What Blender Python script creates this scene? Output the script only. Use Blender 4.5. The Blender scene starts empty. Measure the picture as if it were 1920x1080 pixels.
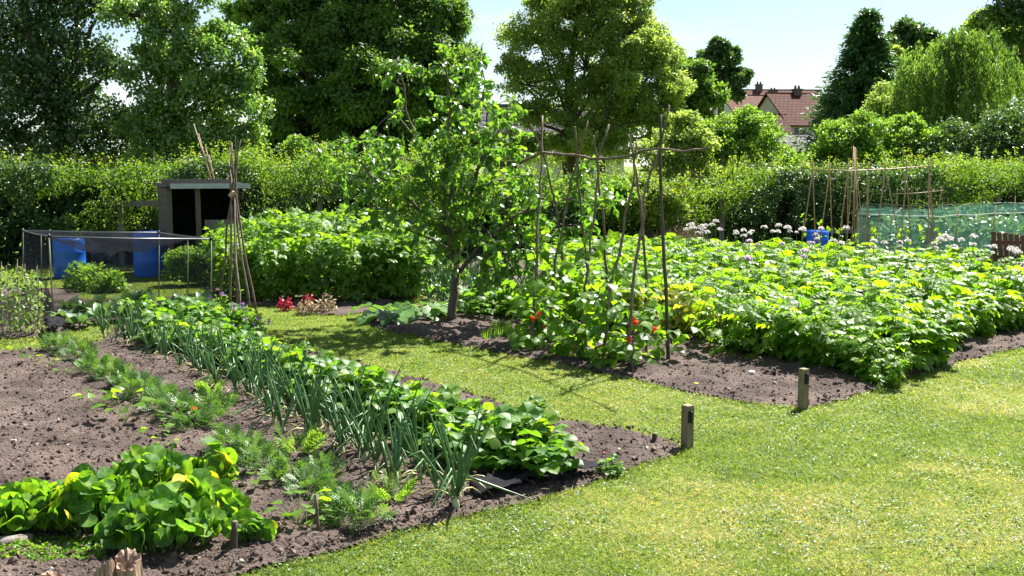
import bpy, math, numpy as np
from mathutils import Vector
C = bpy.context.scene
COL = C.collection
R = np.random.default_rng(7)
# ---------------------------------------------------------------- camera
EYE, FPX, HOR = 1.95, 1900.0, 320.0
PITCH = math.atan((540-HOR)/FPX)
cam = bpy.data.objects.new('camera', bpy.data.cameras.new('camera')); COL.objects.link(cam)
cam.location = (0, 0, EYE); cam.rotation_euler = (math.pi/2-PITCH, 0, 0)
cam.data.sensor_width = 36; cam.data.lens = 36*FPX/1920; cam.data.clip_end = 3000
C.camera = cam
# ---------------------------------------------------------------- light
SUN_EL = math.radians(54); SUN_AZ = math.radians(37)          # azimuth measured from +Y towards +X
sd = Vector((math.sin(SUN_AZ)*math.cos(SUN_EL), math.cos(SUN_AZ)*math.cos(SUN_EL), math.sin(SUN_EL)))
sun = bpy.data.objects.new('sun', bpy.data.lights.new('sun', 'SUN')); COL.objects.link(sun)
sun.data.energy = 4.9; sun.data.angle = math.radians(0.5); sun.data.color = (1, .955, .88)
sun.rotation_euler = sd.to_track_quat('Z', 'Y').to_euler()
W = bpy.data.worlds.new('World'); C.world = W; W.use_nodes = True
nt = W.node_tree; nt.nodes.clear()
def nd(t, typ, **kw):
    n = t.nodes.new(typ)
    for k, v in kw.items():
        if k.startswith('i_'): n.inputs[k[2:].replace('_', ' ')].default_value = v
        else: setattr(n, k, v)
    return n
sky = nd(nt, 'ShaderNodeTexSky', sky_type='NISHITA', sun_disc=False, sun_elevation=SUN_EL, sun_rotation=SUN_AZ)
sky.air_density = 1.0; sky.dust_density = .5; sky.ozone_density = 1.4
tc = nd(nt, 'ShaderNodeTexCoord'); mp = nd(nt, 'ShaderNodeMapping'); mp.inputs['Scale'].default_value = (1.2, 1.2, 4.5)
nz = nd(nt, 'ShaderNodeTexNoise'); nz.inputs['Scale'].default_value = 2.4; nz.inputs['Detail'].default_value = 6; nz.inputs['Roughness'].default_value = .55
cr = nd(nt, 'ShaderNodeValToRGB'); cr.color_ramp.elements[0].position = .46; cr.color_ramp.elements[1].position = .80
mx = nd(nt, 'ShaderNodeMix', data_type='RGBA'); mx.inputs['B'].default_value = (8, 8.2, 8.4, 1)
ml = nd(nt, 'ShaderNodeMath', operation='MULTIPLY'); ml.inputs[1].default_value = .85
bg = nd(nt, 'ShaderNodeBackground'); bg.inputs['Strength'].default_value = .048
wo = nd(nt, 'ShaderNodeOutputWorld')
L = nt.links.new
L(tc.outputs['Generated'], mp.inputs['Vector']); L(mp.outputs[0], nz.inputs['Vector']); L(nz.outputs['Fac'], cr.inputs[0])
L(cr.outputs[0], ml.inputs[0]); L(ml.outputs[0], mx.inputs['Factor']); L(sky.outputs[0], mx.inputs['A'])
L(mx.outputs['Result'], bg.inputs[0]); L(bg.outputs[0], wo.inputs[0])
vs = C.view_settings; vs.view_transform = 'Standard'; vs.look = 'None'; vs.gamma = 1; vs.exposure = 1.76
cy = C.cycles
cy.max_bounces = 6; cy.diffuse_bounces = 3; cy.glossy_bounces = 2; cy.transmission_bounces = 4; cy.transparent_max_bounces = 12
cy.caustics_reflective = False; cy.caustics_refractive = False; cy.sample_clamp_indirect = 6
# ---------------------------------------------------------------- pixel helpers (1920x1080 layout notes -> metres)
cp, sp = math.cos(PITCH), math.sin(PITCH)
def ray(px, py):
    u, v = (px-960)/FPX, (540-py)/FPX
    return np.array([u, cp+v*sp, -sp+v*cp])
def G(px, py, z=0):
    d = ray(px, py); t = (z-EYE)/d[2]; return np.array([d[0]*t, d[1]*t, z])
def Wp(px, py, Y):
    d = ray(px, py); t = Y/d[1]; return np.array([d[0]*t, Y, EYE+d[2]*t])
# ---------------------------------------------------------------- noise
def vnoise(x, y, seed=0):
    x = np.asarray(x, float); y = np.asarray(y, float)
    xi = np.floor(x).astype(np.int64); yi = np.floor(y).astype(np.int64)
    fx = x-xi; fy = y-yi; fx = fx*fx*(3-2*fx); fy = fy*fy*(3-2*fy)
    def h(a, b):
        n = (a*374761393+b*668265263+seed*974634777) & 0xffffffff
        n = ((n ^ (n >> 13))*1274126177) & 0xffffffff
        return ((n ^ (n >> 16)) & 0xffff)/65535.0
    return (h(xi, yi)*(1-fx)+h(xi+1, yi)*fx)*(1-fy)+(h(xi, yi+1)*(1-fx)+h(xi+1, yi+1)*fx)*fy
def inpoly(x, y, poly):
    c = np.zeros(x.shape, bool); n = len(poly); j = n-1
    for i in range(n):
        xi, yi = poly[i]; xj, yj = poly[j]
        m = ((yi > y) != (yj > y)) & (x < (xj-xi)*(y-yi)/((yj-yi) or 1e-9)+xi)
        c ^= m; j = i
    return c
# ---------------------------------------------------------------- materials
MATS = {}
def newmat(name):
    m = bpy.data.materials.new(name); m.use_nodes = True; m.node_tree.nodes.clear(); MATS[name] = m
    return m, m.node_tree
def ramp(t, stops, interp='LINEAR'):
    n = t.nodes.new('ShaderNodeValToRGB'); n.color_ramp.interpolation = interp
    e = n.color_ramp.elements
    while len(e) < len(stops): e.new(.5)
    for k, (p, c) in enumerate(stops): e[k].position = p; e[k].color = (*c, 1)
    return n
def leafmat(name, stops, transl=.42, rough=.42, tgain=(2.0, 1.9, .8), spec=.5, two=True):
    m, t = newmat(name)
    at = nd(t, 'ShaderNodeAttribute', attribute_name='rnd')
    r = ramp(t, stops); t.links.new(at.outputs['Fac'], r.inputs[0])
    b = nd(t, 'ShaderNodeBsdfPrincipled'); b.inputs['Roughness'].default_value = rough; b.inputs['Specular IOR Level'].default_value = spec
    tcn = nd(t, 'ShaderNodeTexCoord'); no = nd(t, 'ShaderNodeTexNoise'); no.inputs['Scale'].default_value = 34; no.inputs['Detail'].default_value = 2
    rv = ramp(t, [(.35, (.68, .70, .75)), (.65, (1.12, 1.1, 1.0))]); mc = nd(t, 'ShaderNodeMix', data_type='RGBA', blend_type='MULTIPLY'); mc.inputs['Factor'].default_value = 1
    t.links.new(tcn.outputs['Object'], no.inputs['Vector']); t.links.new(no.outputs['Fac'], rv.inputs[0]); t.links.new(rv.outputs[0], mc.inputs['B']); t.links.new(r.outputs[0], mc.inputs['A'])
    t.links.new(mc.outputs['Result'], b.inputs['Base Color'])
    tr = nd(t, 'ShaderNodeBsdfTranslucent')
    r2 = ramp(t, [(p, tuple(min(.9, c[i]*tgain[i]) for i in range(3))) for p, c in stops])
    t.links.new(at.outputs['Fac'], r2.inputs[0]); t.links.new(r2.outputs[0], tr.inputs[0])
    mi = nd(t, 'ShaderNodeMixShader'); mi.inputs[0].default_value = transl
    o = nd(t, 'ShaderNodeOutputMaterial')
    t.links.new(b.outputs[0], mi.inputs[1]); t.links.new(tr.outputs[0], mi.inputs[2]); t.links.new(mi.outputs[0], o.inputs[0])
    return m
def solid(name, c1, c2=None, scale=8, rough=.7, bump=.3, stretch=(1, 1, 1), metal=0, detail=6, dist=.01, spec=.4, contrast=(.3, .7)):
    c2 = c2 or tuple(x*.75 for x in c1)
    m, t = newmat(name)
    tc = nd(t, 'ShaderNodeTexCoord'); mp = nd(t, 'ShaderNodeMapping'); mp.inputs['Scale'].default_value = stretch
    n = nd(t, 'ShaderNodeTexNoise'); n.inputs['Scale'].default_value = scale; n.inputs['Detail'].default_value = detail; n.inputs['Roughness'].default_value = .6
    r = ramp(t, [(contrast[0], c2), (contrast[1], c1)])
    b = nd(t, 'ShaderNodeBsdfPrincipled'); b.inputs['Roughness'].default_value = rough; b.inputs['Metallic'].default_value = metal; b.inputs['Specular IOR Level'].default_value = spec
    bu = nd(t, 'ShaderNodeBump'); bu.inputs['Strength'].default_value = bump; bu.inputs['Distance'].default_value = dist
    o = nd(t, 'ShaderNodeOutputMaterial'); k = t.links.new
    k(tc.outputs['Object'], mp.inputs[0]); k(mp.outputs[0], n.inputs[0]); k(n.outputs['Fac'], r.inputs[0]); k(r.outputs[0], b.inputs['Base Color'])
    k(n.outputs['Fac'], bu.inputs['Height']); k(bu.outputs[0], b.inputs['Normal']); k(b.outputs[0], o.inputs[0])
    return m
def netmat(name, col, alpha, transl=.3):
    m, t = newmat(name)
    tc = nd(t, 'ShaderNodeTexCoord'); n = nd(t, 'ShaderNodeTexNoise'); n.inputs['Scale'].default_value = 3.5; n.inputs['Detail'].default_value = 4
    mr = nd(t, 'ShaderNodeMapRange'); mr.inputs['From Min'].default_value = .3; mr.inputs['From Max'].default_value = .7
    mr.inputs['To Min'].default_value = alpha*.7; mr.inputs['To Max'].default_value = min(1, alpha*1.35)
    d = nd(t, 'ShaderNodeBsdfDiffuse'); d.inputs[0].default_value = (*col, 1)
    tl = nd(t, 'ShaderNodeBsdfTranslucent'); tl.inputs[0].default_value = (*col, 1)
    m1 = nd(t, 'ShaderNodeMixShader'); m1.inputs[0].default_value = transl
    tp = nd(t, 'ShaderNodeBsdfTransparent'); m2 = nd(t, 'ShaderNodeMixShader'); o = nd(t, 'ShaderNodeOutputMaterial'); k = t.links.new
    k(tc.outputs['Object'], n.inputs[0]); k(n.outputs['Fac'], mr.inputs['Value']); k(mr.outputs[0], m2.inputs[0])
    k(d.outputs[0], m1.inputs[1]); k(tl.outputs[0], m1.inputs[2]); k(tp.outputs[0], m2.inputs[1]); k(m1.outputs[0], m2.inputs[2]); k(m2.outputs[0], o.inputs[0])
    return m
# leaves
leafmat('potato_leaf', [(0, (.045, .13, .02)), (.5, (.11, .23, .022)), (.9, (.18, .30, .025)), (1, (.3, .3, .03))], .58, .45, (2.4, 2.15, .4), spec=.45)
leafmat('potato_yellow', [(0, (.1, .2, .02)), (.5, (.22, .29, .03)), (1, (.46, .40, .08))], .5)
leafmat('bean_leaf', [(0, (.06, .16, .02)), (1, (.15, .29, .025))], .55, .42, (2.3, 2.0, .6))
leafmat('cherry_leaf', [(0, (.045, .125, .022)), (.6, (.095, .21, .03)), (1, (.17, .29, .035))], .52, .3, spec=.7)
leafmat('raspberry_leaf', [(0, (.075, .18, .025)), (1, (.15, .29, .035))], .5, .5, (2.2, 1.9, .6))
leafmat('strawberry_leaf', [(0, (.045, .14, .02)), (.8, (.10, .23, .03)), (1, (.17, .27, .03))], .48, .48, (2.3, 2.0, .5), spec=.4)
leafmat('onion_leaf', [(0, (.055, .15, .045)), (.7, (.10, .22, .07)), (.9, (.18, .28, .08)), (1, (.42, .40, .16))], .15, .38, (1.5, 1.5, 1.2))
leafmat('marigold_leaf', [(0, (.04, .12, .025)), (1, (.14, .26, .055))], .3, .5)
leafmat('nasturtium_leaf', [(0, (.05, .15, .03)), (.75, (.14, .29, .025)), (.9, (.24, .33, .03)), (1, (.55, .45, .04))], .52, .58, (2.2, 1.95, .6), spec=.3)
leafmat('brassica_leaf', [(0, (.07, .15, .07)), (1, (.14, .25, .11))], .2, .45)
leafmat('rhubarb_leaf', [(0, (.04, .11, .03)), (1, (.12, .24, .05))], .35, .35)
leafmat('hedge_leaf', [(0, (.07, .15, .02)), (.6, (.14, .25, .028)), (.92, (.24, .33, .04)), (1, (.28, .2, .04))], .48, .5, spec=.4)
leafmat('poplar_leaf', [(0, (.02, .055, .018)), (.7, (.055, .12, .03)), (1, (.15, .24, .04))], .35, .25, spec=.9)
leafmat('poplar_bright', [(0, (.065, .15, .045)), (.6, (.14, .25, .065)), (1, (.28, .38, .12))], .48, .25, spec=1.0)
leafmat('chestnut_leaf', [(0, (.045, .11, .022)), (1, (.16, .27, .045))], .48, .5, (1.9, 1.9, .8))
leafmat('maple_leaf', [(0, (.12, .19, .045)), (.7, (.22, .30, .07)), (1, (.30, .33, .09))], .55, .45, (1.9, 1.9, 1.0))
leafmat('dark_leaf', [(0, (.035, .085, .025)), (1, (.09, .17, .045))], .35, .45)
leafmat('conifer_leaf', [(0, (.025, .075, .03)), (1, (.08, .18, .05))], .3, .5)
leafmat('willow_leaf', [(0, (.08, .15, .03)), (1, (.16, .25, .05))], .45, .5, (1.7, 1.8, .9))
leafmat('shrub_leaf', [(0, (.08, .18, .03)), (1, (.19, .32, .045))], .5, .45)
leafmat('gold_leaf', [(0, (.08, .16, .02)), (.7, (.16, .24, .025)), (1, (.34, .33, .03))], .42, .5)
leafmat('pea_leaf', [(0, (.09, .17, .05)), (1, (.18, .27, .09))], .4, .5)
leafmat('grass_blade', [(0, (.055, .125, .014)), (.45, (.135, .215, .026)), (.8, (.21, .27, .055)), (1, (.42, .37, .21))], .5, .55, (1.9, 1.7, .8), spec=.35)
leafmat('white_petal', [(0, (.75, .72, .72)), (1, (.85, .85, .85))], .35, .7, (1, 1, 1))
leafmat('pink_petal', [(0, (.55, .38, .55)), (1, (.75, .65, .75))], .35, .7, (1, 1, 1))
leafmat('blush_petal', [(0, (.72, .60, .62)), (1, (.85, .82, .82))], .35, .7, (1, 1, 1))
leafmat('red_petal', [(0, (.75, .05, .02)), (1, (.9, .12, .04))], .35, .5, (1, 1, 1))
leafmat('orange_petal', [(0, (.75, .14, .02)), (1, (.85, .3, .02))], .3, .6, (1, 1, 1))
leafmat('yellow_petal', [(0, (.85, .6, .02)), (1, (.85, .65, .03))], .3, .6, (1, 1, 1))
leafmat('violet_petal', [(0, (.25, .15, .6)), (1, (.6, .3, .6))], .3, .6, (1, 1, 1))
leafmat('crimson_leaf', [(0, (.2, .01, .03)), (1, (.45, .03, .06))], .3, .5, (1.5, 1, 1))
leafmat('dry_leaf', [(0, (.25, .17, .09)), (1, (.5, .4, .24))], .2, .7, (1, 1, 1))
solid('stem_green', (.14, .22, .05), (.08, .14, .03), 20, .5, .1)
solid('onion_neck', (.55, .55, .32), (.3, .38, .18), 12, .5, .1)
solid('bark', (.11, .085, .06), (.04, .03, .024), 14, .85, .8, (1, 1, .25), dist=.02)
solid('bark_grey', (.16, .14, .11), (.06, .05, .04), 14, .85, .8, (1, 1, .25), dist=.02)
solid('cherry_bark', (.15, .11, .085), (.055, .04, .032), 18, .7, .8, (1, 1, 2.5), dist=.01)
solid('hazel_pole', (.21, .155, .115), (.07, .045, .035), 30, .75, .6, (1, 1, .3), dist=.004)
solid('dark_pole', (.10, .075, .06), (.035, .025, .02), 30, .75, .6, (1, 1, .3), dist=.004)
solid('bamboo', (.52, .36, .20), (.32, .20, .11), 20, .5, .2, (1, 1, .4))
solid('old_wood', (.17, .125, .10), (.06, .042, .036), 9, .8, .7, (8, 1, 8), dist=.01)
solid('post_wood', (.27, .22, .12), (.11, .085, .045), 14, .75, .5, (6, 6, .6), dist=.004)
solid('grey_wood', (.24, .21, .18), (.10, .085, .07), 9, .85, .6, (6, 6, .8), dist=.008)
solid('brown_paint', (.17, .065, .035), (.10, .035, .02), 10, .6, .3, (6, 6, .8))
solid('interior_shade', (.012, .01, .009), None, 8, .9, .1)
solid('roof_felt', (.15, .12, .125), (.08, .065, .07), 12, .85, .4)
solid('grey_trim', (.42, .44, .44), (.30, .31, .31), 8, .5, .1)
solid('blue_plastic', (.02, .19, .85), (.014, .12, .60), 3, .38, .05, spec=.5)
solid('black_plastic', (.012, .012, .014), (.02, .02, .022), 8, .32, .1)
solid('membrane', (.02, .02, .023), (.010, .010, .012), 8, .7, .8, dist=.02, spec=.04)
solid('galvanised', (.42, .43, .42), (.30, .31, .31), 10, .4, .1, metal=.4)
solid('cane_green', (.30, .33, .22), (.18, .2, .12), 10, .6, .1)
solid('strawberry_red', (.7, .02, .015), (.5, .01, .01), 40, .35, .2)
solid('split_wood', (.50, .36, .26), (.13, .07, .045), 12, .8, .9, (7, 7, .7), dist=.015)
solid('stone', (.36, .33, .30), (.18, .16, .15), 10, .85, .5)
netmat('black_net', (.016, .018, .024), .24)
netmat('black_net_dense', (.02, .023, .03), .5)
netmat('green_net', (.20, .52, .42), .15, .5)
netmat('blue_net', (.02, .035, .07), .4)
m, t = newmat('glass_dark'); b = nd(t, 'ShaderNodeBsdfPrincipled'); b.inputs['Base Color'].default_value = (.03, .035, .04, 1); b.inputs['Roughness'].default_value = .12
o = nd(t, 'ShaderNodeOutputMaterial'); t.links.new(b.outputs[0], o.inputs[0])
solid('render_wall', (.50, .48, .49), (.42, .40, .41), 5, .9, .2)
solid('white_wall', (.62, .61, .57), (.5, .5, .47), 3, .9, .1)
solid('window_white', (.7, .7, .7), None, 3, .6, .05)
def tilemat(name, c1, c2, gap, sx, sz):
    m, t = newmat(name); tc = nd(t, 'ShaderNodeTexCoord'); mp = nd(t, 'ShaderNodeMapping')
    br = nd(t, 'ShaderNodeTexBrick'); br.inputs['Scale'].default_value = 1; br.inputs['Brick Width'].default_value = sx; br.inputs['Row Height'].default_value = sz
    br.inputs['Mortar Size'].default_value = .045; br.inputs['Color1'].default_value = (*c1, 1); br.inputs['Color2'].default_value = (*c2, 1); br.inputs['Mortar'].default_value = (*gap, 1)
    n = nd(t, 'ShaderNodeTexNoise'); n.inputs['Scale'].default_value = 2; n.inputs['Detail'].default_value = 5
    mm = nd(t, 'ShaderNodeMix', data_type='RGBA', blend_type='MULTIPLY'); mm.inputs['Factor'].default_value = .6
    rr = ramp(t, [(.3, (.55, .55, .55)), (.7, (1, 1, 1))])
    b = nd(t, 'ShaderNodeBsdfPrincipled'); b.inputs['Roughness'].default_value = .85; b.inputs['Specular IOR Level'].default_value = .12
    o = nd(t, 'ShaderNodeOutputMaterial'); k = t.links.new
    cx = nd(t, 'ShaderNodeSeparateXYZ'); cc = nd(t, 'ShaderNodeCombineXYZ')
    k(tc.outputs['Object'], cx.inputs[0]); k(cx.outputs[0], cc.inputs[0]); k(cx.outputs[2], cc.inputs[1]); k(cc.outputs[0], br.inputs['Vector'])
    k(tc.outputs['Object'], n.inputs[0]); k(n.outputs['Fac'], rr.inputs[0])
    k(br.outputs['Color'], mm.inputs['A']); k(rr.outputs[0], mm.inputs['B']); k(mm.outputs['Result'], b.inputs['Base Color']); k(b.outputs[0], o.inputs[0])
    return m
tilemat('red_tiles', (.13, .042, .026), (.095, .03, .02), (.03, .012, .01), .45, .26)
tilemat('pink_tiles', (.16, .07, .05), (.125, .055, .04), (.08, .035, .025), .45, .26)
tilemat('slate_tiles', (.19, .17, .18), (.15, .14, .15), (.08, .07, .08), .4, .2)
tilemat('brick_stack', (.13, .09, .085), (.10, .07, .065), (.12, .11, .10), .22, .075)
# ground lawn
m, t = newmat('lawn_mat'); tc = nd(t, 'ShaderNodeTexCoord')
n1 = nd(t, 'ShaderNodeTexNoise'); n1.inputs['Scale'].default_value = .9; n1.inputs['Detail'].default_value = 8; n1.inputs['Roughness'].default_value = .65
n2 = nd(t, 'ShaderNodeTexNoise'); n2.inputs['Scale'].default_value = 45; n2.inputs['Detail'].default_value = 6; n2.inputs['Roughness'].default_value = .7
r1 = ramp(t, [(.3, (.10, .16, .03)), (.52, (.16, .23, .03)), (.64, (.21, .25, .07)), (.78, (.34, .30, .16))])
r2 = ramp(t, [(.3, (.45, .45, .4)), (.7, (1.15, 1.15, 1.1))])
mm = nd(t, 'ShaderNodeMix', data_type='RGBA', blend_type='MULTIPLY'); mm.inputs['Factor'].default_value = 1
b = nd(t, 'ShaderNodeBsdfPrincipled'); b.inputs['Roughness'].default_value = .9; b.inputs['Specular IOR Level'].default_value = .15
bu = nd(t, 'ShaderNodeBump'); bu.inputs['Strength'].default_value = .7; bu.inputs['Distance'].default_value = .02
o = nd(t, 'ShaderNodeOutputMaterial'); k = t.links.new
k(tc.outputs['Object'], n1.inputs[0]); k(tc.outputs['Object'], n2.inputs[0]); k(n1.outputs['Fac'], r1.inputs[0]); k(n2.outputs['Fac'], r2.inputs[0])
k(r1.outputs[0], mm.inputs['A']); k(r2.outputs[0], mm.inputs['B']); k(mm.outputs['Result'], b.inputs['Base Color']); k(n2.outputs['Fac'], bu.inputs['Height']); k(bu.outputs[0], b.inputs['Normal']); k(b.outputs[0], o.inputs[0])
# soil
def soilmat(name, dk, lt, pale):
    m, t = newmat(name); tc = nd(t, 'ShaderNodeTexCoord')
    n1 = nd(t, 'ShaderNodeTexNoise'); n1.inputs['Scale'].default_value = 2.2; n1.inputs['Detail'].default_value = 7
    n2 = nd(t, 'ShaderNodeTexNoise'); n2.inputs['Scale'].default_value = 60; n2.inputs['Detail'].default_value = 8; n2.inputs['Roughness'].default_value = .75
    v = nd(t, 'ShaderNodeTexVoronoi'); v.inputs['Scale'].default_value = 55
    r1 = ramp(t, [(.35, dk), (.65, lt)]); r2 = ramp(t, [(.3, (.45, .43, .42)), (.62, (1.1, 1.1, 1.1)), (.8, pale)])
    mm = nd(t, 'ShaderNodeMix', data_type='RGBA', blend_type='MULTIPLY'); mm.inputs['Factor'].default_value = 1
    b = nd(t, 'ShaderNodeBsdfPrincipled'); b.inputs['Roughness'].default_value = .92; b.inputs['Specular IOR Level'].default_value = .2
    ad = nd(t, 'ShaderNodeMath', operation='ADD')
    bu = nd(t, 'ShaderNodeBump'); bu.inputs['Strength'].default_value = .9; bu.inputs['Distance'].default_value = .015
    o = nd(t, 'ShaderNodeOutputMaterial'); k = t.links.new
    for n in (n1, n2, v): k(tc.outputs['Object'], n.inputs['Vector'])
    k(n1.outputs['Fac'], r1.inputs[0]); k(n2.outputs['Fac'], r2.inputs[0]); k(r1.outputs[0], mm.inputs['A']); k(r2.outputs[0], mm.inputs['B'])
    k(mm.outputs['Result'], b.inputs['Base Color']); k(n2.outputs['Fac'], ad.inputs[0]); k(v.outputs['Distance'], ad.inputs[1]); k(ad.outputs[0], bu.inputs['Height'])
    k(bu.outputs[0], b.inputs['Normal']); k(b.outputs[0], o.inputs[0])
soilmat('soil_mat', (.065, .048, .041), (.15, .112, .095), (1.5, 1.4, 1.3))
leafmat('clod_mat', [(0, (.035, .024, .02)), (.6, (.10, .073, .06)), (.96, (.21, .16, .13)), (1, (.55, .48, .42))], 0, .9, spec=.15)
# ---------------------------------------------------------------- mesh builder
def unit(a): return a/np.maximum(np.linalg.norm(a, axis=-1, keepdims=True), 1e-9)
def rdir(n): return unit(R.normal(size=(n, 3)))
class MB:
    def __init__(s): s.V = []; s.T = []; s.C = []; s.M = []; s.n = 0
    def add(s, V, T, rnd=0., mat=0):
        V = np.asarray(V, float).reshape(-1, 3); T = np.asarray(T, np.int64).reshape(-1, 3)
        s.V.append(V); s.T.append(T+s.n); s.C.append(np.broadcast_to(np.asarray(rnd, float), (len(V),)).copy()); s.M.append(np.full(len(T), mat)); s.n += len(V)
    def tube(s, pts, rad, n=6, mat=0, rnd=.5, cap=True, wob=0):
        pts = np.asarray(pts, float); k = len(pts); rad = np.broadcast_to(np.asarray(rad, float), (k,))
        tan = unit(np.gradient(pts, axis=0)); up = np.array([0, 0, 1.]) if abs(tan[0, 2]) < .9 else np.array([1., 0, 0])
        a = unit(np.cross(tan, up)); b = np.cross(tan, a); th = np.arange(n)/n*2*math.pi
        rr = rad[:, None]*(1+(wob*R.normal(size=(k, n)) if wob else 0))
        V = pts[:, None]+rr[..., None]*(np.cos(th)[None, :, None]*a[:, None]+np.sin(th)[None, :, None]*b[:, None])
        V = V.reshape(-1, 3); T = []
        for i in range(k-1):
            for j in range(n):
                p, q = i*n+j, i*n+(j+1) % n
                T += [(p, q, q+n), (p, q+n, p+n)]
        if cap:
            V = np.vstack([V, pts[-1], pts[0]])
            for j in range(n): T.append(((k-1)*n+j, (k-1)*n+(j+1) % n, k*n)); T.append(((j+1) % n, j, k*n+1))
        s.add(V, T, rnd, mat)
    def box(s, c, size, rot=0., mat=0, rnd=.5, M3=None, bev=.0):
        x, y, z = (v/2 for v in size); V = np.array([(i*x, j*y, k*z) for k in (-1, 1) for j in (-1, 1) for i in (-1, 1)])
        if M3 is None: M3 = np.array([[math.cos(rot), -math.sin(rot), 0], [math.sin(rot), math.cos(rot), 0], [0, 0, 1]])
        V = V@np.asarray(M3).T+np.asarray(c)
        T = [(0, 2, 3), (0, 3, 1), (4, 5, 7), (4, 7, 6), (0, 1, 5), (0, 5, 4), (2, 6, 7), (2, 7, 3), (0, 4, 6), (0, 6, 2), (1, 3, 7), (1, 7, 5)]
        s.add(V, T, rnd, mat)
    def leaves(s, tpl, P, D, N, S, rnd=None, mat=0):
        tv, tt = tpl[:2]; to = tpl[2] if len(tpl) > 2 else None; P = np.asarray(P, float).reshape(-1, 3); k = len(P)
        if k == 0: return
        D = unit(np.broadcast_to(D, (k, 3))); N = np.broadcast_to(N, (k, 3)); N = unit(N-(N*D).sum(1, keepdims=True)*D+1e-6); B = np.cross(N, D)
        S = np.broadcast_to(np.asarray(S, float), (k,)); F = np.stack([D, B, N], 1)*S[:, None, None]
        V = np.einsum('vj,kjc->kvc', tv, F)+P[:, None]
        T = tt[None]+(np.arange(k)*len(tv))[:, None, None]
        if rnd is None: rnd = R.random(k)
        rr = np.repeat(np.broadcast_to(rnd, (k,)), len(tv))
        if to is not None: rr = np.where(rr > .97, rr, np.clip(rr+np.tile(to, k), 0, .96))
        s.add(V.reshape(-1, 3), T.reshape(-1, 3), rr, mat)
    def mesh(s, name, mats, smooth=True):
        V = np.concatenate(s.V); T = np.concatenate(s.T); c = np.concatenate(s.C); mi = np.concatenate(s.M)
        me = bpy.data.meshes.new(name); me.vertices.add(len(V)); me.vertices.foreach_set('co', V.ravel())
        me.loops.add(len(T)*3); me.loops.foreach_set('vertex_index', T.ravel().astype(np.int32))
        me.polygons.add(len(T)); me.polygons.foreach_set('loop_start', np.arange(0, len(T)*3, 3, dtype=np.int32))
        try: me.polygons.foreach_set('loop_total', np.full(len(T), 3, dtype=np.int32))
        except Exception: pass
        me.polygons.foreach_set('material_index', mi.astype(np.int32)); me.polygons.foreach_set('use_smooth', np.full(len(T), smooth))
        a = me.attributes.new('rnd', 'FLOAT', 'POINT'); a.data.foreach_set('value', c)
        for x in (mats if isinstance(mats, (list, tuple)) else [mats]): me.materials.append(MATS[x])
        me.update(); me.validate(); return me
    def build(s, name, mats, parent=None, smooth=True, loc=None):
        return link(name, s.mesh(name, mats, smooth), parent, loc)
def link(name, data, parent=None, loc=None):
    o = bpy.data.objects.new(name, data); COL.objects.link(o)
    if parent: o.parent = parent
    if loc is not None: o.location = loc
    return o
def tag(o, label, cat, group=None, kind=None):
    if label: o['label'] = label
    if cat: o['category'] = cat
    if group: o['group'] = group
    if kind: o['kind'] = kind
    return o
def thing(name, label, cat, loc=(0, 0, 0), group=None):
    return tag(link(name, None, None, loc), label, cat, group)
def place(o, parts, name, label, cat, group, loc, rz, sc):
    """one copy of a thing: root mesh plus part meshes (shared data)"""
    r = link(name, o); r.location = loc; r.rotation_euler = (0, 0, rz); r.scale = (sc,)*3
    tag(r, label, cat, group)
    for pm, pl in parts: link('flower_head', pm, r, pl)
    return r
# ---------------------------------------------------------------- leaf templates (unit length along X, normal Z)
def diamond(w=.55, fold=.12, mid=.42):
    return np.array([(0, 0, 0), (mid, w/2, fold), (1, 0, -.04), (mid, -w/2, fold)], float), np.array([(0, 2, 1), (0, 3, 2)])
def leaf(n=4, w=.55, fold=.12, curl=.2, peak=.4, tooth=0.):
    V = []; T = []
    for i in range(n+1):
        x = i/n; a = math.sin(math.pi*min(1, x**(math.log(.5)/math.log(peak))))**.8 if 0 < x < 1 else .02
        hw = w/2*a*(1+(tooth if i % 2 else -tooth)); z = -curl*x*x
        V += [(x, hw, z+fold*hw), (x, 0, z), (x, -hw, z+fold*hw)]
    for i in range(n):
        p = 3*i
        T += [(p, p+1, p+4), (p, p+4, p+3), (p+1, p+2, p+5), (p+1, p+5, p+4)]
    O = np.zeros(len(V)); O[1::3] = .22; O[3::6] -= .08; O[5::6] -= .08
    return np.array(V, float), np.array(T), O
def merge(*ts):
    V = []; T = []; O = []; n = 0
    for q in ts: V.append(q[0]); T.append(q[1]+n); O.append(q[2] if len(q) > 2 else np.zeros(len(q[0]))); n += len(q[0])
    return np.vstack(V), np.vstack(T), np.concatenate(O)
def xf(tpl, sc=1, rz=0, ry=0, rx=0, off=(0, 0, 0)):
    v, t = tpl[:2]; v = v*sc; o_ = tpl[2] if len(tpl) > 2 else np.zeros(len(v))
    for ax, a in ((0, rx), (1, ry), (2, rz)):
        c, s_ = math.cos(a), math.sin(a)
        m = {0: [[1, 0, 0], [0, c, -s_], [0, s_, c]], 1: [[c, 0, s_], [0, 1, 0], [-s_, 0, c]], 2: [[c, -s_, 0], [s_, c, 0], [0, 0, 1]]}[ax]
        v = v@np.array(m).T
    return v+np.array(off), t, o_
def strip(w=.03):
    return np.array([(0, w/2, 0), (1, w/2, 0), (1, -w/2, 0), (0, -w/2, 0)], float), np.array([(0, 3, 2), (0, 2, 1)])
DIA = diamond(); LF3 = leaf(3); LF4 = leaf(4); LF5 = leaf(6, .6, .25, .25, .45, .08)
TRI = merge(xf(LF4, .62, 0, .1, 0, (.38, 0, 0)), xf(LF4, .55, 1.15, .15, 0, (.34, .02, 0)), xf(LF4, .55, -1.15, .15, 0, (.34, -.02, 0)), xf(strip(.03), .4))
HEART = leaf(4, .9, .15, .25, .3)
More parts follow.
